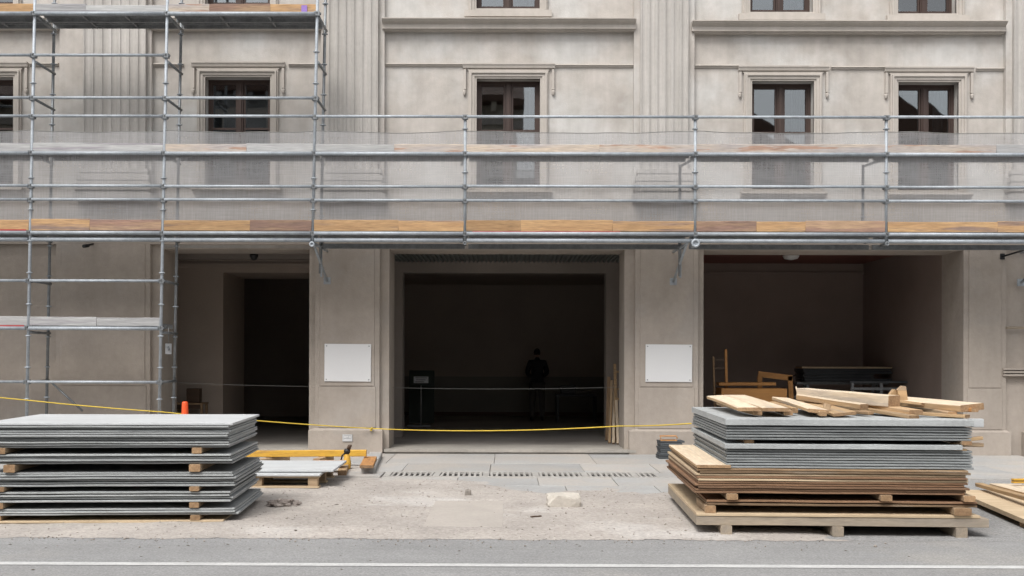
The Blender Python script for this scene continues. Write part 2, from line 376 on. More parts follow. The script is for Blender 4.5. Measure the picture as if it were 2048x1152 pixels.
def plank(name, p0, p1, W, T, m, roll=0.0, bow=0.0, cut=0.0, jit=0.0015, parent=None):
    """a board whose underside centre line runs from p0 to p1"""
    p0 = Vector(p0); p1 = Vector(p1); d = p1 - p0; L = d.length
    o = link(name, plank_mesh(name, L, W, T, m, bow, 6, jit, cut, random.randrange(10 ** 6)), parent)
    x = d.normalized(); z = Vector((0, 0, 1)); y = z.cross(x).normalized(); z = x.cross(y)
    M = Matrix((x, y, z)).transposed().to_4x4() @ Matrix.Rotation(roll, 4, 'X')
    o.matrix_world = Matrix.Translation((p0 + p1) / 2) @ M
    return o

# ------------------------------------------------------------------ ground, road, yard
def sheet(name, pts, z, m, kind='structure'):
    me = bpy.data.meshes.new(name); me.from_pydata([(x, y, z) for x, y in pts], [], [tuple(range(len(pts)))])
    me.materials.append(MATS[m]); return tag(link(name, me), kind=kind)
sheet('ground', [(-400, -400), (400, -400), (400, 400), (-400, 400)], -.03, 'far_ground')
sheet('road', [(-60, -4.5), (60, -4.5), (60, 12.5), (-60, 12.5)], 0.0, 'asphalt')
# painted edge line with a worn outline
def line_strip():
    v = []; f = []; n = 300
    for i in range(n + 1):
        x = -20 + 40 * i / n
        v += [(x, 8.62 + .006 * mnoise.noise((x * 5, 0, 1)), .004), (x, 8.74 + .006 * mnoise.noise((x * 5, 3, 1)), .004)]
    for i in range(n): f.append((2 * i, 2 * i + 2, 2 * i + 3, 2 * i + 1))
    me = bpy.data.meshes.new('road_marking'); me.from_pydata(v, [], f); me.materials.append(MATS['road_paint']); return me
tag(link('road_marking', line_strip()), kind='structure')
# asphalt yard on the right, reaching the wall
def yard_sheet():
    v = []; f = []; nx, ny = 60, 60
    for j in range(ny + 1):
        for i in range(nx + 1):
            x = 2.6 + 30 * i / nx; y = 9.9 + 8.6 * j / ny
            if j == 0: y += .12 * mnoise.noise((x * 1.3, 0, 0))
            v.append((x, y, .0015 if j == 0 else .006 + .004 * mnoise.noise((x * .8, y * .8, 3))))
    for j in range(ny):
        for i in range(nx): a = j * (nx + 1) + i; f.append((a, a + 1, a + nx + 2, a + nx + 1))
    me = bpy.data.meshes.new('yard_asphalt'); me.from_pydata(v, [], f); me.materials.append(MATS['yard_asphalt']); return me
tag(link('yard', yard_sheet()), kind='structure')

PATCH = (gnd(846, 1058), gnd(1006, 1058), gnd(1000, 1006), gnd(848, 1006))
px0, px1 = PATCH[0].x, PATCH[1].x; py0, py1 = PATCH[0].y, PATCH[2].y
def sst(a, b, t): t = max(0, min(1, (t - a) / (b - a))); return t * t * (3 - 2 * t)
def dirt_h(x, y):
    h = .034 + .016 * mnoise.noise((x * .7, y * .7, 5)) + .010 * mnoise.noise((x * 2.6, y * 2.6, 9)) + .004 * mnoise.noise((x * 11, y * 11, 2))
    # swept away towards the paving on the right and round the drain
    wob = .5 * mnoise.noise((x * 1.1, y * 1.1, 21)) + .25 * mnoise.noise((x * 3.2, y * 3.2, 22))
    h -= .038 * sst(.0, 1.0, (y - 12.9) / 1.1 + wob) * sst(-.6, .9, x + wob)
    h -= .06 * sst(14.3, 14.75, y + wob * .3)
    h -= .06 * sst(2.8, 3.6, x + wob)
    if px0 - .04 < x < px1 + .04 and py0 - .04 < y < py1 + .04: h = min(h, .03) - .006
    k = sst(9.86, 10.5, y + .12 * mnoise.noise((x * 1.5, 2, 2)))
    return h * k + .0025 * (1 - k) if h > 0 else h
def dirt_mesh():
    v = []; f = []; nx, ny = 300, 130
    for j in range(ny + 1):
        for i in range(nx + 1):
            x = -9 + 12.9 * i / nx; y = 9.9 + 5.2 * j / ny
            if j == 0: y += .09 * mnoise.noise((x * 1.7, 0, 7)) + .06 * mnoise.noise((x * 7, 0, 7)) + .05 * mnoise.noise((x * 17, 0, 7))
            v.append((x, y, dirt_h(x, y)))
    for j in range(ny):
        for i in range(nx): a = j * (nx + 1) + i; f.append((a, a + 1, a + nx + 2, a + nx + 1))
    me = bpy.data.meshes.new('dirt'); me.from_pydata(v, [], f); me.materials.append(MATS['dirt'])
    me.polygons.foreach_set('use_smooth', [True] * len(me.polygons)); return me
tag(link('dirt', dirt_mesh()), kind='structure')
# pavement of stone slabs, each a piece
pav = MB().box(-9.2, 9.0, 12.9, 18.35, -.02, .0005).build('pavement', 'dirt'); tag(pav, kind='structure')
def slab(x0, x1, y0, y1, z=.03, m='slab_stone', parent=pav, name='slab'):
    me = MB().box(-(x1 - x0) / 2, (x1 - x0) / 2, -(y1 - y0) / 2, (y1 - y0) / 2, -.04, 0).mesh(name, m); bevel_mesh(me, .004)
    o = link(name, me, parent); o.location = ((x0 + x1) / 2, (y0 + y1) / 2, z + random.uniform(-.002, .002))
    o.rotation_euler = (random.uniform(-.001, .001), random.uniform(-.001, .001), 0); return o
rs = random.Random(4)
for (ya, yb, x, pat) in ((16.62, 18.3, -9.0, (1.55, 1.25, 1.7)), (15.42, 16.6, -9.0, (1.25, 1.4, 1.1))):
    k = 0
    while x < 8.7:
        wd = pat[k % 3] + rs.uniform(-.05, .05); slab(x + .004, min(x + wd, 8.75) - .004, ya + .004, yb - .004); x += wd; k += 1
for (ya, yb, x, xe) in ((13.85, 14.83, -1.7, 3.9), (12.95, 13.84, -.4, 3.9)):
    while x < xe:
        wd = rs.uniform(.85, 1.2); slab(x + .004, x + wd - .004, ya + .004, yb - .004, .026); x += wd
for (xa, xb) in ((-9.0, -1.72), (2.13, 8.7)):
    x = xa
    while x < xb - .1:
        wd = min(1.3, xb - x); slab(x + .007, x + wd - .007, 14.85, 15.40, .028); x += wd
slab(px0, px1, py0, py1, .0275, 'patch_concrete', pav, 'concrete_patch')

# drainage channel: frame, shallow trough coloured with the shade of a deep one, one bar after another
gx0, gx1 = gnd(775, 953).x, gnd(1310, 953).x
dr = empty('drain_channel', ((gx0 + gx1) / 2, 15.1, 0), 'long slotted drain set into the paving before the middle opening', 'drain')
ox, oy = (gx0 + gx1) / 2, 15.12
MB().box(gx0 - ox, gx1 - ox, -.28, .28, -.007, .004).build('trough', 'drain_slot_shade', dr).location = (0, .02, 0)
fm = MB(); fm.box(gx0 - ox, gx1 - ox, -.30, -.255, -.006, .034); fm.box(gx0 - ox, gx1 - ox, .245, .285, -.006, .034)
fm.build('grate_frame', 'grate_stone', dr).location = (0, .0, 0)
nb = 49; bme = MB().box(-.017, .017, -.253, .243, .006, .031).mesh('grate_bar', 'grate_stone')
bmw = MB().box(-.045, .045, -.253, .243, .006, .033).mesh('grate_bar', 'grate_stone')
for i in range(nb + 1):
    b = link('grate_bar', bmw if i % 9 == 0 else bme, dr); b.location = (gx0 - ox + (gx1 - gx0) * i / nb, 0, 0); b.rotation_euler = (0, 0, random.uniform(-.03, .03))

# ------------------------------------------------------------------ building
YW = 18.4
def U(px, Y=YW, py=450): return at(px, py, Y).x
def V(py, Y=YW, px=1010): return at(px, py, Y).z
TOPZ = 11.5
XL, XR = -13.0, 13.5
bld = empty('building', (0, YW, 0), 'plastered classical building with fluted pilasters and three large openings at street level', 'building')
def part(name, mb, m): return mb.build(name, m, bld, None)
bld.location = (0, 0, 0)

win_px = [(-100, 28, 155, 371), (411, 541, 155, 371), (953, 1080, 158, 376), (1503, 1627, 163, 379), (1795, 1916, 165, 381)]
top_px = [(-100, 28, -195, 9), (411, 541, -195, 10), (953, 1080, -190, 18), (1500, 1625, -185, 25), (1795, 1912, -182, 28)]
holes = []; wins = []
for (a, b, t, bt) in win_px + top_px:
    c = (a + b) / 2
    h = (at(a, (t + bt) / 2, YW).x, at(b, (t + bt) / 2, YW).x, at(c, bt, YW).z, at(c, t, YW).z); holes.append(h); wins.append(h)
ZT = V(498)
OPEN_L = (U(322, YW, 700), U(620, YW, 700)); OPEN_C = (U(777, YW, 700), U(1250, YW, 700)); OPEN_R = (U(1405, YW, 700), U(1925, YW, 700))
for o_ in (OPEN_L, OPEN_C, OPEN_R): holes.append((o_[0], o_[1], -1, ZT))
YB = 19.24
# ground floor thick wall; the upper wall shares its face
part('wall', MB().holed(XL, XR, -.05, TOPZ, YW, YB, [(a, b, max(c, -.05) if c > 0 else -.05, d) for a, b, c, d in holes]), 'plaster')
YP = 18.30
zband0, zband1 = V(491), V(404)
PIERS = [(XL, U(-20, YP, 700)), (U(112, YP, 700), U(300, YP, 700)), (U(630, YP, 700), U(759, YP, 700)), (U(1270, YP, 700), U(1396, YP, 700)), (U(1927, YP, 700), U(2012, YP, 700)), (U(2060, YP, 700), XR)]
part('lintel_band', MB().box(XL, XR, YP, YW + .03, zband0, zband1), 'ground_stone')
zpl = V(857)
for i, (a, b) in enumerate(PIERS):
    part('pier', MB().box(a, b, YP, YW + .03, zpl, zband0), 'ground_stone')
    pl = MB(); pl.box(a - .10, b + .06 if i != 2 else b + .06, YP - .07, YW + .03, -.03, zpl - .03)
    n = len(pl.v); y0 = YP - .07
    pl.quadbox([(a - .10, y0, zpl - .03), (b + .06, y0, zpl - .03), (b + .06, YW + .03, zpl - .03), (a - .10, YW + .03, zpl - .03),
                (a - .005, YP - .006, zpl + .004), (b + .005, YP - .006, zpl + .004), (b + .005, YW + .03, zpl + .004), (a - .005, YW + .03, zpl + .004)])
    part('plinth', pl, 'ground_stone')
# slightly proud panels on the piers: tall upper one, low one above the plinth
for (a, b) in PIERS[1:5]:
    z1 = V(774)
    for (za, zb_, e) in ((zpl + .012, z1, .06), (z1 + .012, zband0 - .004, .085)):
        m = MB().box(a + e, b - e, YP - .014, YP + .01, za, zb_); o = part('pier_panel', m, 'ground_stone'); bevel_mesh(o.data, .006)
# plain jamb wall skin below the band between openings (ground-floor colour)
for (a, b) in ((XL, OPEN_L[0] - .004), (OPEN_L[1] + .004, OPEN_C[0] - .004), (OPEN_C[1] + .004, OPEN_R[0] - .004), (OPEN_R[1] + .004, XR)):
    part('wall_facing', MB().box(a, b, YW - .012, YW + .02, -.03, zband0 - .002), 'ground_stone')
# reveals of the openings get the same stone
for (a, b) in (OPEN_L, OPEN_C, OPEN_R):
    m = MB(); t = .012
    m.box(a - .004, a + t, YW - .012, YB + .012, .1, ZT); m.box(b - t, b + .004, YW - .012, YB + .012, .1, ZT); m.box(a + t, b - t, YW - .012, YB + .012, ZT - t, ZT + .004)
    part('reveal', m, 'ground_stone')
# right-hand mouldings on the wall beyond the last pier
m = MB(); z = at(2030, 657, YW).z; m.tube([(U(2006), YP - .03, z + .01), (XR, YP - .03, z)], .022, 8); part('conduit', m, 'weathered')
for py in (738, 744, 750):
    z = at(2030, py, YW).z; m = MB().box(U(2006, YP), U(2062, YP), YP - .03, YW, z - .016, z + .016); part('string_course', m, 'ground_stone')

# pilasters above the band
def pilaster(xa, fa, fb, xb, nfl):
    z0 = zband1
    part('pilaster_margin', MB().box(xa, xb, YP, YW + .03, z0 + .002, TOPZ), 'plaster')
    prof = []; y0 = 18.21; n = nfl; wdt = (fb - fa) / n; fil = wdt * .16
    prof.append((fa, YP + .02)); 
    for i in range(n):
        l = fa + i * wdt; prof.append((l, y0)); prof.append((l + fil, y0))
        for k in range(1, 6):
            t = math.pi * k / 6
            prof.append((l + wdt / 2 - (wdt / 2 - fil) * math.cos(t), y0 + (wdt / 2 - fil) * .45 * math.sin(t)))
        prof.append((l + wdt - fil, y0))
    prof.append((fb, y0)); prof.append((fb, YP + .02))
    zb = V(343)
    part('fluted_shaft', MB().extrude_z(prof, zb, TOPZ), 'fluted_stone')
    # moulded base
    zz = [z0 + .004, V(392), V(386), V(372), V(366), V(356), V(351), zb]
    m = MB()
    def lay(za, zb_, e): m.box(fa - e, fb + e, y0 - e * .8, YP + .02, za, zb_)
    lay(zz[0], zz[1], .13); lay(zz[1] + .001, zz[2], .09); lay(zz[2] + .001, zz[3], .115); lay(zz[3] + .001, zz[4], .07); lay(zz[4] + .001, zz[5], .085); lay(zz[5] + .001, zz[6], .045); lay(zz[6] + .001, zz[7] - .001, .06)
    part('pilaster_base', m, 'fluted_stone')
pilaster(U(118, YP), U(165, 18.21), U(290, 18.21), U(302, YP), 7)
pilaster(U(641, YP), U(655, 18.21), U(755, 18.21), U(768, YP), 6)
pilaster(U(1267, YP), U(1280, 18.21), U(1376, 18.21), U(1388, YP), 6)
pilaster(U(2011, YP), U(2028, 18.21), U(2126, 18.21), U(2142, YP), 6)
pilaster(U(-420, YP), U(-400, 18.21), U(-280, 18.21), U(-260, YP), 6)
# cornices above the first-floor panels
def cornice(a, b, pt, pb, pc):
    zt = at(pc, pt, 18.15).z; zb = at(pc, pb, YW).z; h = zt - zb
    prof = [(YW + .02, zt), (18.15, zt), (18.15, zt - h * .09), (18.17, zt - h * .12), (18.18, zt - h * .22), (18.215, zt - h * .34), (18.235, zt - h * .38), (18.235, zt - h * .43),
            (18.25, zt - h * .45), (18.25, zt - h * .88), (18.29, zt - h * .90), (18.29, zb), (YW + .02, zb)]
    part('cornice', MB().extrude_x(prof, a, b), 'trim')
cornice(U(-262), U(120), 34, 62, 10); cornice(U(300), U(643), 34, 63, 470); cornice(U(763, 18.15, 50), U(1273, 18.15, 50), 35, 65, 1015); cornice(U(1386, 18.15, 50), U(2017, 18.15, 50), 40, 70, 1700); cornice(U(2140), XR, 44, 74, 2200)
# string course at the window heads and second storey one
def course(a, b, py, pc):
    z = at(pc, py, YW).z
    part('string_course', MB().extrude_x([(YW + .01, z + .03), (YW - .045, z + .03), (YW - .05, z + .012), (YW - .028, z), (YW - .02, z - .02), (YW + .01, z - .026)], a, b), 'trim')
for (a, b, py, pc) in ((302, 368, 131, 330), (578, 641, 131, 610), (768, 925, 131, 850), (1111, 1267, 133, 1190), (1388, 1477, 134, 1430), (1661, 1771, 137, 1720), (1951, 2011, 140, 1980), (60, 118, 130, 90)):
    course(U(a, YW, 130), U(b, YW, 130), py, pc)
# windows: stone surround, wooden frame, panes
def rect_frame(m, x0, x1, z0, z1, wd, y0, y1, bottom=True):
    m.box(x0 - wd, x0, y0, y1, z0 if not bottom else z0 - wd, z1 + wd); m.box(x1, x1 + wd, y0, y1, z0 if not bottom else z0 - wd, z1 + wd)
    m.box(x0, x1, y0, y1, z1, z1 + wd)
    if bottom: m.box(x0, x1, y0, y1, z0 - wd, z0)
for i, (x0, x1, z0, z1) in enumerate(wins):
    upper = i >= 5; s = 1 / 116.3
    m = MB()
    rect_frame(m, x0, x1, z0, z1, 4 * s, YW - .035, YW + .03)
    rect_frame(m, x0 - 4 * s, x1 + 4 * s, z0 - 4 * s, z1 + 4 * s, 6 * s, YW - .055, YW + .03, False)
    rect_frame(m, x0 - 10 * s, x1 + 10 * s, z0 - 4 * s, z1 + 10 * s, 3 * s, YW - .08, YW + .03, False)
    rect_frame(m, x0 - 13 * s, x1 + 13 * s, z0 - 4 * s, z1 + 13 * s, 3 * s, YW - .045, YW + .03, False)
    part('window_surround', m, 'trim')
    if not upper:
        # eared head with little drops at the ends
        a, b = x0 - 27 * s, x1 + 29 * s; zt = z1 + 30 * s
        m = MB(); m.extrude_x([(YW + .02, zt), (YW - .075, zt), (YW - .075, zt - .022), (YW - .06, zt - .045), (YW - .05, zt - .08), (YW + .02, zt - .10)], a, b)
        m.extrude_x([(YW + .02, zt - .101), (YW - .04, zt - .101), (YW - .036, z1 + 16 * s), (YW + .02, z1 + 16 * s)], x0 - 18 * s, x1 + 18 * s)
        part('window_head', m, 'trim')
        for sx, xx in ((1, a), (-1, b)):
            m = MB(); m.box(xx + sx * .008, xx + sx * .05, YW - .05, YW + .02, zt - .45, zt - .102)
            m.lathe([(.006, -.06), (.026, -.035), (.022, -.015), (.032, .012), (.02, .03)], (xx + sx * .025, YW - .03, zt - .49), 8)
            part('drop_ornament', m, 'trim')
    m = MB(); e = .2
    m.extrude_x([(YW + .02, z0 - .045), (YW - .14, z0 - .05), (YW - .15, z0 - .09), (YW - .08, z0 - .13), (YW + .02, z0 - .15)] if not upper else [(YW + .02, z0 - .036), (YW - .09, z0 - .04), (YW - .09, z0 - .15), (YW + .02, z0 - .152)], x0 - e, x1 + e)
    part('window_sill', m, 'trim')
    yf = YW + .17
    wf = MB(); t = .055; xm = (x0 + x1) / 2; zr = z0 + (z1 - z0) * .545
    wf.box(x0, x0 + t, yf, yf + .09, z0, z1); wf.box(x1 - t, x1, yf, yf + .09, z0, z1); wf.box(x0 + t, x1 - t, yf, yf + .09, z1 - t, z1); wf.box(x0 + t, x1 - t, yf, yf + .09, z0, z0 + t)
    wf.box(xm - .05, xm + .05, yf - .012, yf + .085, z0 + t, z1 - t); wf.box(xm - .022, xm + .022, yf - .03, yf - .012, z0 + t, z1 - t)
    for (ca, cb) in ((x0 + t, xm - .055), (xm + .055, x1 - t)):
        q = .03
        wf.box(ca, ca + q, yf + .012, yf + .07, z0 + t, z1 - t); wf.box(cb - q, cb, yf + .012, yf + .07, z0 + t, z1 - t)
        wf.box(ca + q, cb - q, yf + .012, yf + .07, z1 - t - q, z1 - t); wf.box(ca + q, cb - q, yf + .012, yf + .07, z0 + t, z0 + t + q * 1.6)
        wf.box(ca + q, cb - q, yf + .012, yf + .07, zr - .018, zr + .018)
    wo = part('window', wf, 'window_wood')
    for (ca, cb) in ((x0 + t + .033, xm - .053 - .033), (xm + .053 + .033, x1 - t - .033)):
        for (za, zb) in ((z0 + t + .05, zr - .016), (zr + .016, z1 - t - .033)):
            po = MB().box(-(cb - ca) / 2, (cb - ca) / 2, -.003, .003, -(zb - za) / 2, (zb - za) / 2).build('pane', 'window_glass', wo)
            po.location = ((ca + cb) / 2, yf + .04, (za + zb) / 2); po.rotation_euler = (random.uniform(-.006, .006), 0, random.uniform(-.012, .012))
    # pale curtain inside
    cw = .16 if i % 5 in (3, 4) else .09
    for (ca, cb) in ((x1 - cw - .09, x1 - .06), (x0 + .06, x0 + .06 + cw * .45)):
        v = []; f = []; nn = 14
        for k in range(nn + 1):
            x = ca + (cb - ca) * k / nn; y = yf + .30 + .02 * math.sin(k * 1.9)
            v += [(x, y, z0), (x, y, z1)]
        for k in range(nn): f.append((2 * k, 2 * k + 2, 2 * k + 3, 2 * k + 1))
        me = bpy.data.meshes.new('curtain'); me.from_pydata(v, [], f); me.materials.append(MATS['curtain'])
        c = link('curtain', me, bld); md = c.modifiers.new('s', 'SOLIDIFY'); md.thickness = .004
# shell behind: slabs and walls that keep the daylight out
YE = 30.0
part('floor_slab', MB().box(XL, XR, YB + .003, YE, 3.78, 4.05), 'dark_wall')
part('roof', MB().box(XL - .3, XR + .3, YW - .25, YE + .3, TOPZ + .002, TOPZ + .4), 'trim')
part('rear_wall', MB().box(XL, XR, YE, YE + .3, -.02, TOPZ), 'dark_wall')
part('side_wall', MB().box(XL, XL + .3, YB + .003, YE, -.02, TOPZ), 'plaster'); part('side_wall', MB().box(XR - .3, XR, YB + .003, YE, -.02, TOPZ), 'plaster')
part('inner_partition', MB().box(XL + .3, XR - .3, 21.5, 21.6, 4.05, TOPZ), 'inner_wall')
part('storey_slab', MB().box(XL + .3, XR - .3, YB + .003, 21.5, V(75), V(45)), 'inner_wall')
# street-level interior
ZF = .105
part('interior_floor', MB().box(XL + .3, XR - .3, YB + .02, YE, -.02, ZF), 'inner_floor')
for (a, b, ya) in ((OPEN_L[0] - .02, OPEN_L[1] + .02, 18.2), (U(768, 18.25, 899), U(1272, 18.25, 899), 18.22), (OPEN_R[0] - .02, OPEN_R[1] + .02, 18.2)):
    m = MB(); m.box(a + .02, b - .02, ya + .04, YB + .02, -.03, ZF - .045); m.box(a, b, ya, YB + .019, ZF - .044, ZF + .001)
    part('step', m, 'step_stone')
YI = 20.9
# middle: vestibule, inner wall, deep dark room
cx0, cx1 = at(805, 700, YI).x, at(1212, 700, YI).x; zi = at(1010, 545, YI).z
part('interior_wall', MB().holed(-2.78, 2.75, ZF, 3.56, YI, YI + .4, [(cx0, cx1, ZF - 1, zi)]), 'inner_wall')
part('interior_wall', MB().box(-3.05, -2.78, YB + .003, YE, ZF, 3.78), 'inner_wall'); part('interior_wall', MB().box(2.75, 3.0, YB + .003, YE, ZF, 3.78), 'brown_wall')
part('skirting', MB().box(-2.6, cx0 - .003, YI - .025, YI - .002, ZF, ZF + .28), 'inner_wall')
m = MB(); prof = []
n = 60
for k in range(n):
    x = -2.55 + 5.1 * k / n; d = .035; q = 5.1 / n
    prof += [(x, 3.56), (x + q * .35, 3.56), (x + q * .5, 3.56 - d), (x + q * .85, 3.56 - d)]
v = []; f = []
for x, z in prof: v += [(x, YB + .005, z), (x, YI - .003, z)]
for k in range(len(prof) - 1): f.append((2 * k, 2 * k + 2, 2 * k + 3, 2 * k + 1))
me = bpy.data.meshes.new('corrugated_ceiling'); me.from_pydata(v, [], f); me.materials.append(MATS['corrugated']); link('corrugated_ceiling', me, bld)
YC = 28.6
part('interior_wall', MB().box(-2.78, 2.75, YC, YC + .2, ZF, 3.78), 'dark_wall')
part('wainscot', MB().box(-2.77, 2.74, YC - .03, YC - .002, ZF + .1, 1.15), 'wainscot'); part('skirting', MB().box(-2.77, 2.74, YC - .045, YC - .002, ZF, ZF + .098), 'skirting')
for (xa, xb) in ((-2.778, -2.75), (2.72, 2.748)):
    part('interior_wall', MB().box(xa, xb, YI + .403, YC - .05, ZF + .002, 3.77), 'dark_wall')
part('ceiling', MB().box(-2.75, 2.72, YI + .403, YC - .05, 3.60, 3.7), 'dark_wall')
# left: inner wall with deep doorway
lx0, lx1 = at(446, 700, YI).x, -3.35; zl = at(500, 545, YI).z
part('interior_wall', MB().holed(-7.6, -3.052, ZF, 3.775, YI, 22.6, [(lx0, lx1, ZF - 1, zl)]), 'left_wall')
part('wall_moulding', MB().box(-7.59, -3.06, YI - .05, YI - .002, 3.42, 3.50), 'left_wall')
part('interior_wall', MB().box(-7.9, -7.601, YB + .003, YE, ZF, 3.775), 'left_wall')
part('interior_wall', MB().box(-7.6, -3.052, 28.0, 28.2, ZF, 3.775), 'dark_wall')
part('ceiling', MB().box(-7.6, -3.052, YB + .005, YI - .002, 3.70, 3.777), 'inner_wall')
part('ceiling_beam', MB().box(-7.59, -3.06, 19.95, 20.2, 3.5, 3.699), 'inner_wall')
# right: shallow store room
rx = at(1885, 700, YB).x; YR = 23.5
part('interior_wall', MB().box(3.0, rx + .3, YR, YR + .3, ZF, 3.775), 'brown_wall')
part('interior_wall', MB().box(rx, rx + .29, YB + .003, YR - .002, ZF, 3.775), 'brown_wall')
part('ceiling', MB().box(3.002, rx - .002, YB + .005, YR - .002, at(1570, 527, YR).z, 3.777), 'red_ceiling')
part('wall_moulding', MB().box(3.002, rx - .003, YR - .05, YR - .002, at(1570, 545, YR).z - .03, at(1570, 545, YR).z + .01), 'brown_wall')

# ------------------------------------------------------------------ houses across the street (mirrored in the panes)
def house(xa, xb, h, roof, wall, label):
    hb = empty('house', ((xa + xb) / 2, -9, 0), label, 'house', 'houses across the street'); ox = (xa + xb) / 2
    MB().box(xa - ox, xb - ox, -8, 0, -.02, h).build('wall', wall, hb)
    m = MB(); L = (xb - xa) / 2
    if roof == 'eaves':
        m.extrude_x([(.7, h + .003), (.7, h + .25), (.2, h + .5), (-4, h + 3), (-8, h + .4), (-8, h + .003)], -L, L)
        for k in range(int(2 * L / .8)):
            x = -L + .4 + k * .8; MB().box(x - .12, x + .12, .01, .55, h - .35, h - .003).build('eave_bracket', wall, hb)
        MB().box(-L, L, .002, .12, h - .9, h - .55).build('frieze', 'trim', hb)
    else:
        n = len(m.v)
        m.v += [(-L - .3, .5, h + .003), (L + .3, .5, h + .003), (0, .5, h + L * .75), (-L - .3, -8, h + .003), (L + .3, -8, h + .003), (0, -8, h + L * .75)]
        m.f += [(0, 1, 2), (3, 5, 4), (0, 2, 5, 3), (1, 4, 5, 2), (0, 3, 4, 1)]; m.sm += [False] * 5
    m.build('roof', 'roof_tile', hb)
    nx = max(2, int((xb - xa) / 2.2))
    for r in range(int(h // 3.2)):
        for k in range(nx):
            x = xa - ox + (k + .5) * (xb - xa) / nx; z = 1.2 + r * 3.2
            wq = MB(); rect_frame(wq, x - .5, x + .5, z, z + 1.7, .12, .002, .1); wo = wq.build('window', 'trim', hb)
            MB().box(x - .5, x + .5, .005, .03, z, z + 1.7).build('pane', 'black_plastic', wo)
house(-27, -15.2, 12.4, 'eaves', 'house_cream', 'cream house with bracketed eaves across the street, furthest left, mirrored in panes')
house(-15, -8.6, 13.2, 'eaves', 'house_grey', 'tall grey house across the street, mirrored in the left panes')
house(-8.4, 0.7, 12.6, 'eaves', 'house_cream', 'cream house with deep bracketed eaves across the street, mirrored in the middle pane')
house(6.2, 13.4, 9.6, 'gable', 'house_cream', 'gabled cream house across the street, mirrored in the inner right panes')
house(13.7, 20.5, 10.4, 'gable', 'house_grey', 'gabled grey house across the street, mirrored in the far right panes')

# ------------------------------------------------------------------ scaffold
YF, YK = 16.9, 17.63
sc = empty('scaffold', (-5, 17.2, 0), 'galvanised tube scaffold with steel decks and toe boards along the whole facade', 'scaffold'); sc.location = (0, 0, 0)
def Zf(px, py): return at(px, py, YF).z
post_px = [-215, 62, 327, 627, 930, 1390, 1772, 2140]
zref = Zf(1010, 400); LEAN = .017
def post_x(i, z, Y=YF):
    X0 = at(post_px[i], 400, YF).x
    return X0 + (LEAN * (z - zref) if i <= 3 else 0)
ztop = 8.6
z_lowdeck = Zf(1010, 468)
tops = [ztop, ztop, ztop, ztop, Zf(930, 231), Zf(1390, 233), Zf(1772, 234), Zf(2100, 236)]
bots = [0.06, 0.06, 0.06, Zf(627, 488), Zf(930, 486), Zf(1390, 486), Zf(1772, 487), Zf(2140, 488)]
rail_full = [235, 374, 402]; rail_mid = 308
left_rails = [(112, 2), (197, 3), (562, 2), (764, 2)]
RT = .0245
# coupler: clamp body with bolt
cm = MB(); cm.box(-.045, .045, -.05, .03, -.035, .035); cm.tube([(-.065, -.02, 0), (.065, -.02, 0)], .02, 6); cm.tube([(0, -.07, .02), (0, -.03, .02)], .014, 6)
coupler_me = cm.mesh('coupler', 'dark_galvanised')
ros_me = MB().lathe([(.024, -.012), (.05, -.005), (.05, .005), (.024, .012)], (0, 0, 0), 8).mesh('rosette', 'galvanised')
standards = {}
for i in range(8):
    z0, z1 = bots[i], tops[i]
    o = MB().tube([(post_x(i, z0), YF, z0), (post_x(i, (z0 + z1) / 2), YF, (z0 + z1) / 2), (post_x(i, z1), YF, z1)], RT, 12).build('standard', 'galvanised', sc); standards[i] = o
    if i <= 2: MB().box(post_x(i, 0) - .08, post_x(i, 0) + .08, YF - .08, YF + .08, .03, .05).build('base_plate', 'dark_galvanised', o)
    levels = [Zf(1010, p) for p in rail_full] + [Zf(1010, rail_mid), z_lowdeck]
    if i <= 3: levels += [Zf(200, 28), Zf(200, 197)]
    if i <= 2: levels += [Zf(200, 112), Zf(200, 562), Zf(200, 764), Zf(200, 656)]
    for z in levels:
        if z0 - .1 < z < z1 + .05:
            c = link('coupler', coupler_me, o); c.location = (post_x(i, z), YF, z)
    if i <= 3:
        z = .5
        while z < ztop:
            if z > z0 + .1 and all(abs(z - l) > .12 for l in levels):
                c = link('rosette', ros_me, o); c.location = (post_x(i, z), YF, z)
            z += .5
    else:
        for z in (Zf(post_px[i], 258), Zf(post_px[i], 345)):
            c = link('rosette', ros_me, o); c.location = (post_x(i, z), YF, z)
# open tube ends and end rings under the cantilever part
for i, rr in ((3, .045), (4, .03), (5, .072), (6, .035)):
    z = bots[i] - .01; x = post_x(i, z)
    m = MB(); pts = [(x + rr * .72 * math.cos(t * math.pi / 6), YF - .06, z + rr * .72 * math.sin(t * math.pi / 6)) for t in range(13)]
    m.tube(pts, rr * .3, 6, False); m.tube([(x, YF - .05, z), (x, YF + .2, z)], rr * .7, 10)
    m.build('tube_end', 'galvanised' if i in (3, 5) else 'dark_galvanised', standards[i])
def rail(i, z, j=None, name='rail', r=RT, Y=YF - .05, mt='galvanised', dz=0.0):
    j = i + 1 if j is None else j
    MB().tube([(post_x(i, z) + .03, Y, z), (post_x(j, z + dz) - .03, Y, z + dz)], r * .92, 10).build(name, mt, sc)
for i in range(7):
    for p in rail_full: rail(i, Zf(1010, p) + random.uniform(-.006, .006))
    rail(i, Zf(1010, rail_mid + 1), name='ledger', r=.032)
    rail(i, z_lowdeck, name='ledger', r=.032)
    rail(i, Zf(1010, 481), name='ledger', r=.036, Y=YF - .01, mt='galvanised')
for (p, last) in left_rails:
    for i in range(last): rail(i, Zf(200, p))
for i in range(3): rail(i, Zf(200, 29), name='ledger', r=.032)
for i in range(2): rail(i, Zf(200, 657), name='ledger', r=.032)
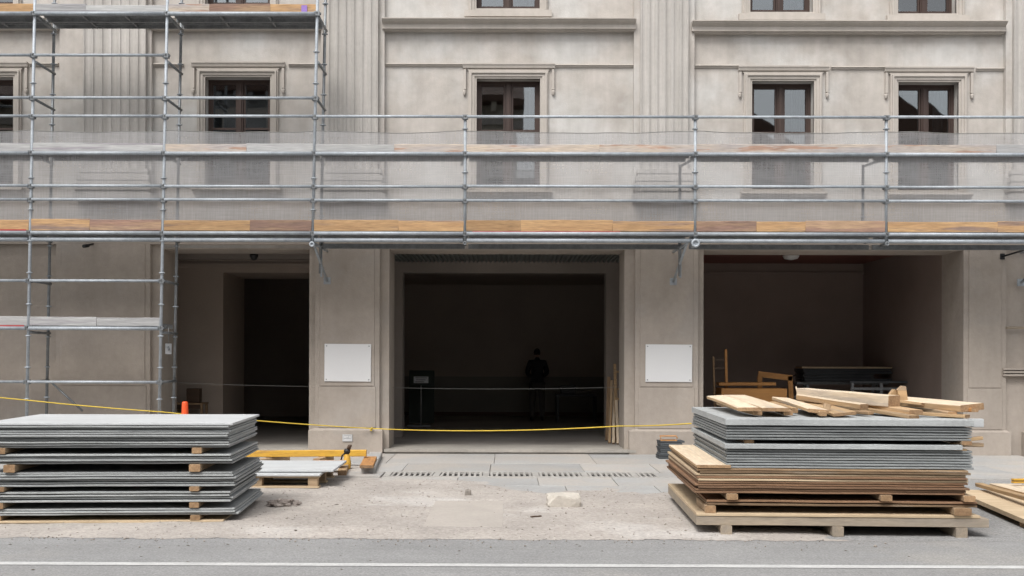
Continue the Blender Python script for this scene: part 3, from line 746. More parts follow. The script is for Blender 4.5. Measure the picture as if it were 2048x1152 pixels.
# back row
def back_x(i, z): return post_x(i, z)
bspec = {0: (.06, ztop), 1: (.06, ztop), 2: (.06, ztop), 3: (Zf(640, 540), ztop), 5: (Zf(1372, 545), at(1372, 330, YK).z), 6: (Zf(1745, 470), at(1745, 330, YK).z), 7: (Zf(2140, 470), at(2140, 330, YK).z)}
for i, (z0, z1) in bspec.items():
    dx = -.12 if i >= 5 else 0
    o = MB().tube([(back_x(i, z0) + dx, YK, z0), (back_x(i, z1) + dx, YK, z1)], RT, 10).build('standard', 'dark_galvanised', sc)
    z = .5
    while z < z1:
        if z > z0: c = link('rosette', ros_me, o); c.location = (back_x(i, z) + dx, YK, z)
        z += .5
def transom(i, z, dz=0.0, dx=0.0):
    MB().tube([(post_x(i, z) + .03, YF, z), (back_x(i, z) + .03 + dx, YK, z + dz)], .022, 8).build('transom', 'dark_galvanised', sc)
for i in range(4):
    for p in (34, 124, 199, 312, 474): transom(i, Zf(200, p))
for i in range(3):
    for p in (562, 665, 764): transom(i, Zf(200, p))
for i in range(4, 8):
    for p in (314, 474): transom(i, Zf(1010, p), 0, -.12)
# wall brackets under the cantilever
for i, dx in ((3, 0.0), (5, -.12), (7, -.1)):
    x = back_x(i, 3.5) + dx
    m = MB(); z0 = at(640, 556, YK).z; z1 = Zf(1010, 486)
    m.tube([(x, YP - .03, z0), (x, YF + .05, z1)], .022, 8); m.tube([(x + .01, YK, z0 - .1 + .12), (x + .01, YK, z1)], .02, 8); m.tube([(x, YF, z1), (x, YP, z1)], .022, 8)
    m.box(x - .06, x + .06, YP - .02, YP + .002, z0 - .06, z0 + .06)
    m.build('wall_bracket', 'galvanised', sc)
# brace low on the left, behind
MB().tube([at(102, 764, YK), at(165, 822, YK)], .018, 8).build('brace', 'dark_galvanised', sc)
# decks: three perforated steel planks a bay
def deck(i, z):
    xa, xb = post_x(i, z) + .035, post_x(i + 1, z) - .035
    for k in range(2):
        y0 = YF + .03 + k * .345; y1 = y0 + .335
        m = MB(); m.box(xa, xb, y0, y1, z - .004, z + .004); m.box(xa, xb, y0, y0 + .012, z - .065, z - .0045); m.box(xa, xb, y1 - .012, y1, z - .065, z - .0045)
        m.box(xa, xb, y0 + .08, y0 + .10, z - .022, z - .0045); m.box(xa, xb, y1 - .10, y1 - .08, z - .022, z - .0045)
        L = xb - xa; n = max(2, int(L / .6))
        for q in range(1, n):
            x = xa + L * q / n; m.box(x - .012, x + .012, y0 + .0125, y1 - .0125, z - .045, z - .0225)
        m.build('deck_plank', 'deck_steel', sc)
decks = [(0, 3, Zf(200, 27)), (0, 7, Zf(1010, 304)), (0, 7, Zf(1010, 465)), (0, 2, Zf(200, 652))]
for a, b, z in decks:
    for i in range(a, b): deck(i, z + .04)
for i in range(3, 7):     # lower edge beam behind the cantilever deck
    z = Zf(1010, 485); m = MB().box(post_x(i, z) + .03, post_x(i + 1, z) - .03, YK - .03, YK + .02, z - .03, z + .05); m.build('edge_beam', 'dark_galvanised', sc)
# toe boards
def toe(i, pt, pb, mts, dY=-.02, px=1010):
    z0, z1 = Zf(px, pb), Zf(px, pt); xa, xb = post_x(i, z0) + .02, post_x(i + 1, z0) - .02
    n = len(mts); cuts = [xa] + sorted(xa + (xb - xa) * (k + random.uniform(-.28, .28)) / n for k in range(1, n)) + [xb]
    for k in range(n):
        a, b = cuts[k], cuts[k + 1]; h = z1 - z0 + random.uniform(-.012, .012)
        me = plank_mesh('toe_board', b - a - .002, h, .03, mts[k], 0, 8, .0025, .006, random.randrange(9999))
        o = link('toe_board', me, sc); o.rotation_euler = (R(90), R(random.uniform(-.12, .12)), 0); o.location = ((a + b) / 2, YF + dY + .04 + random.uniform(-.002, .002), z0 + h / 2)
O, D, G, X = 'toe_orange', 'toe_red', 'toe_grey', 'toe_mixed'
low = [(O,), (O, D), (O, D), (O, O), (O, O, O), (D, O, D), (O, O)]
mid = [(G,), (G,), (X, G), (G, X), (X, X), (X,), (X, G)]
for i in range(7):
    toe(i, 441, 463, low[i], -.03); toe(i, 289, 305, mid[i], -.026)
for i in range(3): toe(i, 9, 25, [(O,), (G, G), (X, D, O)][i], -.02, 200)
for i in range(2): toe(i, 634, 652, [(G,), (G, G)][i], -.02, 200)
t = MB().box(-.045, .045, -.002, .002, -.052, .052).build('tape_patch', 'purple_tape', sc); t.location = (at(609, 18, YF).x, YF - .02, at(609, 18, YF).z)
for (a, b, p) in ((-100, 54, 460), (945, 1240, 464), (-100, 50, 651)):
    z = Zf(a, p); MB().box(at(a, p, YF).x, at(b, p, YF).x, YF - .045, YF - .03, z - .012, z + .008).build('red_strip', 'red_strip', sc)
# latch hanging at the end of the low deck
z = Zf(336, 697)
tagp = empty('gate_latch_plate', at(337, 697, 17.2), 'small pale metal plate hanging between the scaffold posts under the low deck', 'metal plate')
MB().box(-.05, .05, -.006, .006, -.09, .08).build('plate', 'plate_metal', tagp); MB().tube([(0, -.02, .03), (.02, -.03, -.03)], .016, 8).build('hasp', 'dark_galvanised', tagp); MB().tube([(0, 0, .08), (0, 0, .34)], .005, 6).build('hanger', 'dark_galvanised', tagp)

# debris nets, one per bay
NL = ['debris net in the scaffold bay cut by the left picture edge', 'debris net across the scaffold bay before the broad left pilaster', 'debris net across the scaffold bay before the left window',
      'debris net across the bay left of the middle window', 'debris net across the wide bay right of the middle window post', 'debris net across the bay before the inner right window', 'debris net across the bay before the far right window']
for i in range(7):
    z0, z1 = Zf(1010, 443), Zf(1010, 262); xa, xb = post_x(i, z0) + .0, post_x(i + 1, z0) - .0
    v = []; f = []; nx, nz = 60, 14; ph = random.random() * 9
    for j in range(nz + 1):
        for k in range(nx + 1):
            tx = k / nx; tz = j / nz; x = (tx - .5) * (xb - xa)
            z = (tz - .5) * (z1 - z0) + (.022 * mnoise.noise((x * 1.6, ph, 0)) - .03 * math.sin(math.pi * tx) if j == nz else 0)
            y = .012 * mnoise.noise((x * 2.2, tz * 3, ph)) + .006 * mnoise.noise((x * 7, tz * 2, ph))
            v.append((x + LEAN * (z + (z1 - z0) / 2) * (1 if i < 3 else 0), y, z))
    for j in range(nz):
        for k in range(nx): a = j * (nx + 1) + k; f.append((a, a + 1, a + nx + 2, a + nx + 1))
    me = bpy.data.meshes.new('debris_net'); me.from_pydata(v, [], f); me.materials.append(MATS['netting'])
    me.polygons.foreach_set('use_smooth', [True] * len(me.polygons))
    o = link('debris_net', me); o.location = ((xa + xb) / 2, YF - .006, (z0 + z1) / 2); tag(o, NL[i], 'net', 'grey debris nets on the scaffold')
    top = [Vector(v[nz * (nx + 1) + k]) for k in range(nx + 1)]
    MB().tube(top, .006, 5).build('hem', 'cord', o)

# ------------------------------------------------------------------ signs, fittings on the piers
for (a, b, t, bt, lab) in ((649, 742, 688, 763, 'blank white board screwed to the pier left of the middle opening'), (1291, 1384, 689, 764, 'blank white board screwed to the pier right of the middle opening')):
    p = at((a + b) / 2, (t + bt) / 2, YP - .026); wd = at(b, t, YP).x - at(a, t, YP).x; h = at(a, t, YP).z - at(a, bt, YP).z
    me = MB().box(-wd / 2, wd / 2, -.008, .008, -h / 2, h / 2).mesh('notice_board', 'sign_white'); bevel_mesh(me, .003)
    o = link('notice_board', me); o.location = p; o.rotation_euler = (0, R(.3), 0); tag(o, lab, 'sign', 'blank white boards')
    for sx in (-1, 1):
        for sz in (-1, 1):
            q = MB().lathe([(.011, 0), (.009, .004), (.004, .006)], (0, 0, 0), 8).build('screw', 'dark_galvanised', o); q.rotation_euler = (R(90), 0, 0); q.location = (sx * (wd / 2 - .035), -.0085, sz * (h / 2 - .035))
vp = empty('wall_plate', at(695, 876, YP - .075), 'small embossed metal plate low on the plinth of the left pier', 'metal plate')
MB().box(-.085, .085, -.006, .004, -.06, .06).build('plate', 'plate_metal', vp)
m = MB(); rect_frame(m, -.07, .07, -.045, .045, .01, -.014, -.006); m.build('rim', 'sign_white', vp)
for (x, z, a, h) in ((-.04, .018, .02, .014), (0, .022, .018, .012), (.042, .018, .014, .018), (0, -.022, .06, .006), (0, -.036, .06, .005)):
    MB().box(x - a, x + a, -.011, -.0062, z - h, z + h).build('relief', 'sign_white', vp)
def camera_dome(px, py, Y, lab, r=.06):
    e = empty('security_camera', at(px, py, Y), lab, 'security camera')
    MB().lathe([(r * .25, -r * .9), (r * .7, -r * .62), (r * .95, -r * .15), (r, .0), (r * 1.15, .01), (r * 1.15, .05)], (0, 0, 0), 14).build('dome', 'black_plastic', e)
    MB().lathe([(r * .5, .051), (r * .5, .19)], (0, 0, 0), 10).build('mount', 'dark_galvanised', e)
camera_dome(508, 514, 19.6, 'black dome camera under the ceiling beam of the left opening', .07)
e = empty('security_camera', at(172, 492, YP - .16), 'black bullet camera on the wall under the left scaffold deck', 'security camera')
MB().tube([(-.02, -.06, -.01), (.02, .05, .01)], .03, 10).build('body', 'black_plastic', e); MB().bar((.03, .03, .02), (.06, .158, .05), .03, .03).build('bracket', 'black_plastic', e)
e = empty('ceiling_lamp', at(1582, 513, 21.2), 'round white lamp on the red ceiling of the right store room', 'lamp')
MB().lathe([(.03, -.07), (.13, -.045), (.16, 0), (.16, .03)], (0, 0, 0), 18).build('shade', 'lamp_white', e); MB().lathe([(.08, .031), (.08, .2)], (0, 0, 0), 10).build('base', 'lamp_white', e)
# arm at the right edge
e = empty('steel_rod', at(2005, 513, YP - .02), 'thin dark steel arm reaching from the wall at the right picture edge', 'rod')
MB().tube([(0, 0, 0), tuple(at(2075, 492, 17.7) - at(2005, 513, YP - .02))], .016, 8).build('arm', 'black_plastic', e); MB().box(-.04, .04, .0, .018, -.05, .05).build('plate', 'black_plastic', e)

# ------------------------------------------------------------------ ropes
def rope(name, pts, r, mt, lab, cat='rope', sag=None):
    P = []
    for k in range(len(pts) - 1):
        a, b = Vector(pts[k]), Vector(pts[k + 1]); n = 14; s = sag[k] if sag else 0
        for q in range(n + (k == len(pts) - 2)):
            t = q / n; p = a.lerp(b, t); p.z -= s * 4 * t * (1 - t); P.append(p)
    return tag(MB().tube(P, r, 6).build(name, mt), lab, cat)
knot = at(743, 857, 18.2)
rp = rope('rope', [at(-160, 780, 16.8), at(60, 801, 16.85), at(325, 824, 16.85), knot, at(1240, 852, 16.2), at(1382, 847, 12.75)], .009, 'rope', 'yellow rope strung across the openings from the scaffold to the right pile', sag=[0, .01, .02, .055, .01])
m = MB()
for k in range(5):
    a = random.random() * 6; m.tube([(knot.x + .02 * math.cos(a + t), knot.y - .01 + .012 * math.sin(2 * t + a), knot.z - .01 + .028 * math.sin(a + t * 1.3)) for t in [q * .5 for q in range(10)]], .007, 5)
m.build('knot', 'rope', rp)
rope('cord', [at(348, 765, 18.9), at(622, 773, 18.9)], .0032, 'cord', 'thin pale cord stretched across the left opening', 'cord', [0.01])
rope('cord', [at(778, 775, 19.0), at(1250, 774, 19.0)], .0032, 'cord', 'thin pale cord stretched across the middle opening', 'cord', [0.03])

# ------------------------------------------------------------------ left pile of grey sheets
def sheet_mesh(name, L, D, T, m, seed, wav=.0035):
    """a sheet 'L' wide, 'D' deep, origin at its front right bottom corner, gently uneven edges"""
    rnd = random.Random(seed); nx = 16; v = []; f = []; ph = rnd.random() * 50
    for k in range(nx + 1):
        x = -L + L * k / nx; w_ = wav * mnoise.noise((x * 1.8, ph, 0)); c = min(.003, T * .2)
        fy = .010 * mnoise.noise((x * 1.3, ph, 5)) + .004 * mnoise.noise((x * 7, ph, 5))
        for (y, z) in ((fy + c, 0), (D, 0), (D, T), (fy + c, T), (fy, T - c), (fy, c)): v.append((x, y, z + w_))
    for k in range(nx):
        for q in range(6): f.append((k * 6 + q, k * 6 + (q + 1) % 6, (k + 1) * 6 + (q + 1) % 6, (k + 1) * 6 + q))
    f.append(tuple(range(6))); f.append(tuple(nx * 6 + q for q in range(6)))
    me = bpy.data.meshes.new(name); me.from_pydata(v, [], f)
    bm = bmesh.new(); bm.from_mesh(me); bmesh.ops.recalc_face_normals(bm, faces=bm.faces); bm.to_mesh(me); bm.free()
    me.materials.append(MATS[m]); return me
LX, LY, LROT = gnd(466, 1050).x, gnd(466, 1050).y, R(3.6)
LD = 1.6
GB = [sheet_mesh('cement_sheet', 2.42, LD, (.0165, .0185, .0175)[s % 3], 'cement_board', s) for s in range(8)]
def put_sheet(me, x, y, z, rot, lab, group, name='cement_sheet', jit=.012, cat='sheet', rj=.35):
    o = link(name, me); o.location = (x + random.uniform(-jit, jit), y + random.uniform(-jit, jit), z)
    o.rotation_euler = (0, 0, rot + R(random.uniform(-rj, rj))); return tag(o, lab, cat, group)
ORD = ['first', 'second', 'third', 'fourth', 'fifth', 'sixth', 'seventh', 'eighth', 'ninth', 'tenth']
def bundle(z0, z1, n, dx, lab, group, meshes=GB, x=LX, y=LY, rot=LROT, name='cement_sheet', jit=.022):
    p = (z1 - z0) / n
    for k in range(n):
        put_sheet(random.choice(meshes), x + dx, y + random.uniform(-.016, .016), z0 + k * p + random.uniform(0, max(0, p - .0205)), rot, f'{ORD[n - 1 - k]} grey sheet from the top in the {lab}', group, name, jit)
bundle(.775, .998, 10, -.05, 'thick top bundle of the left pile', 'top bundle of the left pile')
put_sheet(sheet_mesh('pale_sheet', 2.46, 1.62, .022, 'pale_board', 91), LX - .005, LY - .01, 1.0, LROT, 'pale grey sheet lying on the very top of the left pile', None, 'cement_sheet', .0)
bundle(.612, .715, 4, -.03, 'second highest bundle of the left pile', 'second bundle of the left pile')
bundle(.39, .535, 6, .01, 'middle bundle of the left pile', 'middle bundle of the left pile')
bundle(.232, .342, 4, -.03, 'second lowest bundle of the left pile', 'second lowest bundle of the left pile')
bundle(.106, .174, 3, .03, 'lowest bundle of the left pile', 'lowest bundle of the left pile')
put_sheet(sheet_mesh('base_board', 2.4, 1.55, .022, 'ply', 93), LX - .09, LY - .03, .03, LROT, 'tan board lying on the ground under the left pile', None, 'base_board', 0)
lev = [('under the top bundle', .717, .058, 395, 15), ('under the second bundle', .537, .073, 392, 33), ('under the middle bundle', .344, .045, 391, 14), ('under the second lowest bundle', .176, .055, 390, 12), ('under the lowest bundle', .0525, .052, 393, 6)]
cR, sR = math.cos(LROT), math.sin(LROT)
for nm, z, h, pr, plft in lev:
    for side, ppx in (('right', pr), ('left', plft)):
        X = at(ppx, 900, LY).x; wd = .11 if nm == 'under the second bundle' else .095
        p0 = Vector((X, LY + (X - LX) * math.tan(LROT) - random.uniform(.0, .03), z)); p1 = p0 + Vector((-sR, cR, 0)) * 1.55
        tag(plank('bearer', p0, p1, wd, h, 'bearer', jit=.001), f'{side} hand wooden bearer {nm} of the left pile', 'timber', 'bearers in the left pile')

# ------------------------------------------------------------------ right pile
RX, RY, RROT = at(1393, 1050, 10.17).x, 10.17, R(-2.2)
RD = 2.35
def rl(me, px, z, lab, group, name, dy=0, jit=.008, rj=.3):    # sheets here hang from their front LEFT corner
    o = link(name, me); X = at(px, 950, RY).x
    o.location = (X + random.uniform(-jit, jit), RY + dy - (X - RX) * math.tan(-RROT) + random.uniform(-jit, jit), z); o.rotation_euler = (0, 0, RROT + R(random.uniform(-rj, rj)))
    return tag(o, lab, 'sheet', group)
def left_sheet(name, L, D, T, m, seed, wav=.002):
    me = sheet_mesh(name, L, D, T, m, seed, wav)
    for v in me.vertices: v.co.x += L
    return me
def rbear(px, z, h, wd, lab, L=2.2, dy=0.0, m='bearer'):
    X = at(px, 1000, RY).x; p0 = Vector((X, RY - (X - RX) * math.tan(-RROT) + dy, z)); p1 = p0 + Vector((-math.sin(RROT), math.cos(RROT), 0)) * L
    return tag(plank('bearer', p0, p1, wd, h, m, jit=.001), lab, 'timber', 'bearers in the right pile')
for px, lab in ((1452, 'left'), (1672, 'middle'), (1914, 'right')):
    rbear(px, .007, .094, .105, f'{lab} one of three timber feet on the ground under the right pile', 2.2, -.02, 'weathered')
W1 = at(1970, 1050, 10.15).x - RX
rl(left_sheet('frame_panel', W1, RD, .082, 'weathered', 1), 1393, .103, 'thick weathered grey panel at the bottom of the right pile', None, 'thick_panel', 0, 0, 0)
rl(left_sheet('tan_board', W1 - .08, RD + .02, .026, 'ply', 2), 1393, .188, 'tan plywood board on the thick bottom panel of the right pile', None, 'plywood_board', -.01, 0, 0)
rbear(1421, .216, .07, .1, 'short left bearer on the tan bottom board of the right pile', .6); rbear(1915, .216, .07, .16, 'wide right bearer on the tan bottom board of the right pile', 2.0, -.03)
BB = [left_sheet('brown_sheet', 2.52, RD, .0195, ('brown_board', 'brown_board', 'ply', 'weathered', 'brown_board', 'rust_board')[s], s, .004) for s in range(6)]
for k in range(2): rl(random.choice(BB), 1415, .288 + k * .03, ('lower', 'upper')[k] + ' brown board of the pair under the thick brown bundle, right pile', 'paired brown boards of the right pile', 'fibre_board', .02)
for px, lab in ((1463, 'left'), (1766, 'middle'), (1928, 'right')):
    rbear(px, .346, .056, .105, f'{lab} bearer directly under the brown bundle of the right pile', 2.1, -.03, 'bearer')
n = 10
for k in range(n):
    rl(random.choice(BB), 1397 + (3 * ((k * 7) % 3) - 4) + (n - k) * -.4, .404 + k * .0238, f'{ORD[n - 1 - k]} brown board from the top in the thick brown bundle of the right pile', 'brown bundle of the right pile', 'fibre_board', .0, .014, .45)
# plywood strip lying at the left end of the brown bundle
X = RX + .16; tag(plank('plywood_strip', (X, RY - .02, .643), (X + .09, RY + RD - .05, .643), .32, .03, 'timber_pale', cut=.0), 'pale plywood strip beside the lower grey bundle of the right pile', 'board')
GR = [left_sheet('cement_sheet', 2.29, RD - .05, .0185, 'cement_dark', s + 20, .0035) for s in range(5)]
for k in range(7): rl(random.choice(GR), 1454, .645 + k * .0258, f'{ORD[6 - k]} thin grey sheet from the top in the lower grey bundle, right pile', 'lower grey bundle of the right pile', 'cement_sheet', .02, .008)
rl(left_sheet('thick_sheet', 2.21, RD, .045, 'cement_board', 41), 1449, .828, 'thick grey sheet topping the lower grey bundle of the right pile', None, 'cement_sheet', -.01, 0, 0)
for px, lab in ((1500, 'left'), (1925, 'right')): rbear(px, .8745, .036, .09, f'thin {lab} spacer between the two grey bundles of the right pile', 2.0, .06 if lab == 'left' else .0)
for k in range(5): rl(random.choice(GR), 1452, .912 + k * .0262, f'{ORD[4 - k]} thin grey sheet from the top in the upper grey bundle, right pile', 'upper grey bundle of the right pile', 'cement_sheet', .02, .008)
ZTOP = 1.115
rl(left_sheet('thick_sheet', 2.31, RD + .02, .060, 'cement_board', 42), 1450, 1.05, 'thick pale grey sheet topping the right pile under the loose timber', None, 'cement_sheet', -.01, 0, 0)
# stubs at its right end
tag(plank('offcut', at(1905, 893, 10.2), at(1962, 893, 10.25), .09, .035, 'bearer'), 'wood offcut poking from the lower grey bundle at its right end', 'timber')
tag(plank('offcut', at(1915, 885, 10.45), at(1962, 879, 10.5), .07, .03, 'timber'), 'pale offcut poking out between the two grey bundles at the right', 'timber')
tag(plank('offcut', at(1905, 902, 10.15), at(1930, 904, 10.15), .08, .03, 'timber'), 'small offcut wedged under the lower thick grey sheet at the right', 'timber')
e = empty('square_tube', at(1940, 850, 10.14), 'square pale tube end sticking out right of the thick top sheet', 'tube')
a = Vector((0, 0, 0)); b = at(1964, 850, 10.14) - at(1940, 850, 10.14)
m = MB(); ww = .033
for (dy, dz, wy, wz) in ((0, ww, ww, .006), (0, -ww, ww, .006), (ww, 0, .006, ww), (-ww, 0, .006, ww)): m.box(0, b.x, dy - wy, dy + wy, dz - wz, dz + wz)
m.build('sleeve', 'pale_board', e).location = (0, 0, .02); MB().box(0, b.x + .004, -.022, .022, -.004, .042).build('core', 'rust_wood', e)

# loose timber on the right pile
def tp(px, py, Y): return at(px, py, Y)
LT = 'loose timber on the right pile'
def tim(name, p0, p1, W, T, m, lab, roll=0, bow=0, cut=0): return tag(plank(name, p0, p1, W, T, m, R(roll), bow, cut), lab, 'timber', LT)
tim('timber_batten', tp(1440, 809, 11.9), tp(1516, 831, 10.45), .085, .05, 'timber_pale', 'stubby batten under the leftmost plank pair on the right pile')
tim('timber_batten', tp(1520, 809, 11.9), tp(1577, 831, 10.45), .085, .05, 'bearer', 'dark batten under the second plank on the right pile')
tim('timber_batten', tp(1545, 812, 11.5), tp(1590, 826, 10.7), .06, .05, 'timber', 'short batten showing right of the second plank on the right pile')
tim('timber_plank', tp(1430, 797, 12.3), tp(1497, 822, 10.42), .19, .035, 'timber_pale', 'leftmost plank lying on top of the right pile', 3, .006, .1)
tim('timber_plank', tp(1468, 796, 12.3), tp(1552, 823, 10.42), .25, .035, 'timber_pale', 'broad pale plank beside the leftmost plank on the right pile', 0, .004, .02)
tim('timber_plank', tp(1560, 801, 12.2), tp(1636, 826, 10.45), .19, .035, 'timber_pale', 'third plank from the left on top of the right pile', -4, .004, .05)
tim('timber_plank', tp(1600, 806, 11.9), tp(1690, 831, 10.4), .24, .03, 'timber', 'low pale plank in front of the beam, right of the third plank', 4, 0, -.05)
tim('timber_batten', tp(1600, 812, 11.6), tp(1646, 832, 10.38), .07, .045, 'timber', 'short batten under the third plank on the right pile')
tim('timber_batten', tp(1690, 824, 11.0), tp(1742, 829, 10.5), .06, .03, 'old_wood', 'thin dark batten lying before the lower pale beam', 8)
tim('timber_plank', tp(1742, 800, 11.4), tp(1850, 812, 10.9), .14, .03, 'timber', 'brown plank bridging from the thick beam to the right plank', -6)
tim('timber_block', tp(1657, 827, 10.6), tp(1661, 809, 10.6), .07, .06, 'bearer', 'upright brown block between the third plank and the low plank')
tim('timber_beam', tp(1604, 797, 11.9), tp(1788, 814, 10.72), .16, .115, 'timber_pale', 'thick pale beam lying aslant on top of the right pile', 0, 0, .0)
tim('timber_beam', tp(1600, 799, 11.72), tp(1728, 819, 10.72), .1, .055, 'timber_pale', 'lower pale beam lying along the front of the thick beam', 0, 0, .0)
tim('timber_plank', tp(1650, 812, 11.6), tp(1828, 838, 10.3), .12, .035, 'timber', 'long thin plank sloping down under the thick beam', 0, .01)
tim('timber_plank', tp(1690, 806, 11.5), tp(1832, 829, 10.42), .16, .045, 'timber', 'rough plank just below the right end of the thick beam')
tim('timber_plank', tp(1780, 806, 11.7), tp(1945, 822, 10.36), .26, .065, 'timber_pale', 'long pale plank at the right end of the pile top', 5)
tim('timber_batten', tp(1868, 823, 10.9), tp(1950, 824, 10.32), .08, .04, 'rust_wood', 'short brown batten at the right corner of the pile top')
tim('timber_plank', tp(1740, 824, 11.0), tp(1935, 836, 10.3), .12, .03, 'timber', 'lowest plank along the right front of the pile top')
tim('timber_batten', tp(1840, 822, 11.2), tp(1905, 834, 10.4), .09, .05, 'bearer', 'dark batten under the long pale plank at the right')
# two cut offcuts standing up
def wedge(pts, p, dep, m, lab, rz=0):
    n = len(pts); b = MB()
    for y in (-dep / 2, dep / 2):
        for x, z in pts: b.v.append((x, y, z))
    for i in range(n): j = (i + 1) % n; b.f.append((i, j, n + j, n + i))
    b.f.append(tuple(range(n))[::-1]); b.f.append(tuple(n + i for i in range(n))); b.sm = [False] * len(b.f)
    o = b.build('offcut', m); bevel_mesh(o.data, .003); o.location = p; o.rotation_euler = (0, 0, rz); return tag(o, lab, 'timber', LT)
wedge([(-.06, 0), (.055, 0), (.045, .10), (.01, .115), (-.035, .06)], tp(1784, 800, 11.3), .05, 'timber', 'small wedge shaped offcut standing behind the thick beam end', .2)
wedge([(-.02, 0), (.06, 0), (.04, .155), (-.005, .16), (-.05, .12)], tp(1803, 802, 11.25), .05, 'timber', 'tall rounded offcut standing behind the thick beam end', -.1)
# small clamp tool behind the thick beam's left end
e = empty('hand_tool', tp(1597, 798, 12.0), 'small dark tool with a pale curved handle behind the thick beam', 'tool')
MB().tube([(0, 0, .02), (-.01, 0, .08), (-.03, 0, .14)], [.008, .012, .006], 8).build('handle', 'timber_pale', e); MB().tube([(-.04, 0, .02), (.05, .0, .012)], .018, 8).build('head', 'black_plastic', e)

# ------------------------------------------------------------------ boards on the ground at the right edge
o = link('plywood_board', left_sheet('board', 1.3, 2.5, .045, 'ply', 71)); o.location = (5.10, 10.45, .062); o.rotation_euler = (0, 0, R(-7)); tag(o, 'tan board lying on the ground at the right picture edge', 'board')
tag(plank('bearer', (5.16, 10.72, .008), (6.4, 10.57, .008), .09, .052, 'bearer'), 'front batten under the tan board at the right picture edge', 'timber')
tag(plank('bearer', (5.42, 12.5, .008), (6.6, 12.35, .008), .09, .052, 'bearer'), 'rear batten under the tan board at the right picture edge', 'timber')
tag(plank('timber_batten', at(1958, 973, 13.0), at(2062, 1003, 11.35), .09, .045, 'timber'), 'long yellowish batten lying on the tan board at the right edge', 'timber')
tag(plank('timber_plank', at(2010, 972, 13.3), at(2110, 998, 11.6), .36, .03, 'timber_pale'), 'pale plank lying on the tan board at the right edge', 'board')
e = empty('spirit_level', at(2044, 966, 13.0), 'short yellow tool with a dark stripe on the pale plank at the right edge', 'tool', None, (0, 0, .1))
MB().box(-.12, .2, -.03, .03, 0, .022).build('body', 'yellow_paint', e); MB().box(-.118, .198, -.025, .025, .0222, .034).build('grip', 'black_plastic', e); MB().box(-.12, .2, -.03, .03, .0342, .052).build('rail', 'yellow_paint', e)

# ------------------------------------------------------------------ dark stack beside the right pier
p = at(1338, 911, 17.6)
for k in range(9):
    o = plank('slate_tile', (p.x - .17 + random.uniform(-.02, .02), 17.6, .03 + k * .033), (p.x + .2 + random.uniform(-.03, .03), 17.62, .03 + k * .033), .3, .028, 'dark_slate')
    tag(o, f'{ORD[8 - k]} dark slate tile from the top of the stack beside the right pier', 'tile', 'low stack of slate tiles')
e = empty('clamp', (p.x - .02, 17.55, .033 * 9 + .03), 'rusty brown metal frame clamp lying on the slate stack', 'tool')
m = MB(); rect_frame(m, -.11, .11, -.06, .06, .022, 0, .03); o = m.build('frame', 'rust_wood', e); o.rotation_euler = (R(-90), 0, 0); o.location = (0, 0, .01)
MB().tube([(-.12, -.02, .03), (-.14, .0, .07), (.13, .02, .07), (.15, 0, .03)], .012, 6).build('handle', 'rust_wood', e)

# ------------------------------------------------------------------ left of middle: pallet with pale sheets, yellow beam, offcuts
pl0 = gnd(500, 975); pl1 = gnd(655, 973)
pal = empty('pallet', ((pl0.x + pl1.x) / 2 - .2, 14.0, .01), 'low wooden pallet carrying two pale sheets beside the left pile', 'pallet')
w2 = 1.6
for y in (0, .55, 1.1): 
    for x in (-.72, 0.02, .72): MB().box(x - .06, x + .06, y - .04 + .02, y + .1, .026, .13).build('block', 'bearer', pal)
for y in (0, .55, 1.1):
    MB().box(-.8, .8, y - .03, y + .11, .005, .025).build('board', 'ply', pal); MB().box(-.8, .8, y - .03, y + .11, .131, .15).build('board', 'ply', pal)
pal.location = (gnd(648, 975).x - .80, 13.42, .035)
for k, (rx_, zz) in enumerate(((684, .19), (686, .222))):
    me = sheet_mesh('pale_sheet', 1.9, 1.35 - k * .1, .024, 'pale_board', 60 + k); o = link('cement_sheet', me); o.location = (at(655, 950, 13.6).x - (.06 if k == 0 else -.08), 13.36 + .2 * k, pal.location.z + .153 + k * .034); o.rotation_euler = (0, 0, R(.8))
    tag(o, ('lower' if k == 0 else 'upper') + ' pale grey sheet on the low pallet beside the left pile', 'sheet')
yb0, yb1 = at(484, 914, 16.1), at(732, 913, 16.1)
tag(plank('yellow_beam', (yb0.x - .3, 16.1, yb0.z), (yb1.x, 16.15, yb1.z), .1, .095, 'yellow_paint'), 'long yellow painted beam lying before the left pier', 'beam')
tag(plank('bearer', (at(640, 922, 16.1).x, 15.8, .03), (at(640, 922, 16.1).x + .1, 16.5, .03), .1, yb1.z - .035, 'bearer'), 'block carrying the middle of the yellow beam', 'timber')
tag(plank('bearer', (at(520, 922, 16.1).x, 15.7, .03), (at(520, 922, 16.1).x + .3, 16.6, .03), .12, yb0.z - .035, 'bearer'), 'block carrying the yellow beam near the left pile', 'timber')
tag(plank('brown_board', at(628, 927, 15.3), at(690, 927, 15.3), .3, .035, 'rust_wood'), 'short rusty brown board below the yellow beam', 'board')
tag(plank('timber_plank', gnd(736, 946, .03), gnd(752, 914, .03), .2, .085, 'slab_stone'), 'short grey plank end on beside the left pier', 'timber')
a = gnd(733, 947, .04); b = gnd(741, 928, .04)
tag(plank('timber_block', Vector((a.x, a.y - .02, .117)), Vector((b.x, b.y, .117)), .19, .04, 'rust_wood'), 'orange brown timber block on the short grey plank by the left pier', 'timber')
tag(plank('timber_block', gnd(684, 951, .03), gnd(690, 935, .03), .12, .07, 'timber'), 'small pale timber block right of the pallet', 'timber')
e = empty('hand_drill', gnd(694, 938, .03), 'orange and black hand tool standing on end beside the pallet sheets', 'tool')
MB().lathe([(.035, 0), (.055, .02), (.06, .08), (.05, .16), (.035, .2), (.03, .22)], (0, 0, 0), 12).build('body', 'yellow_paint', e)
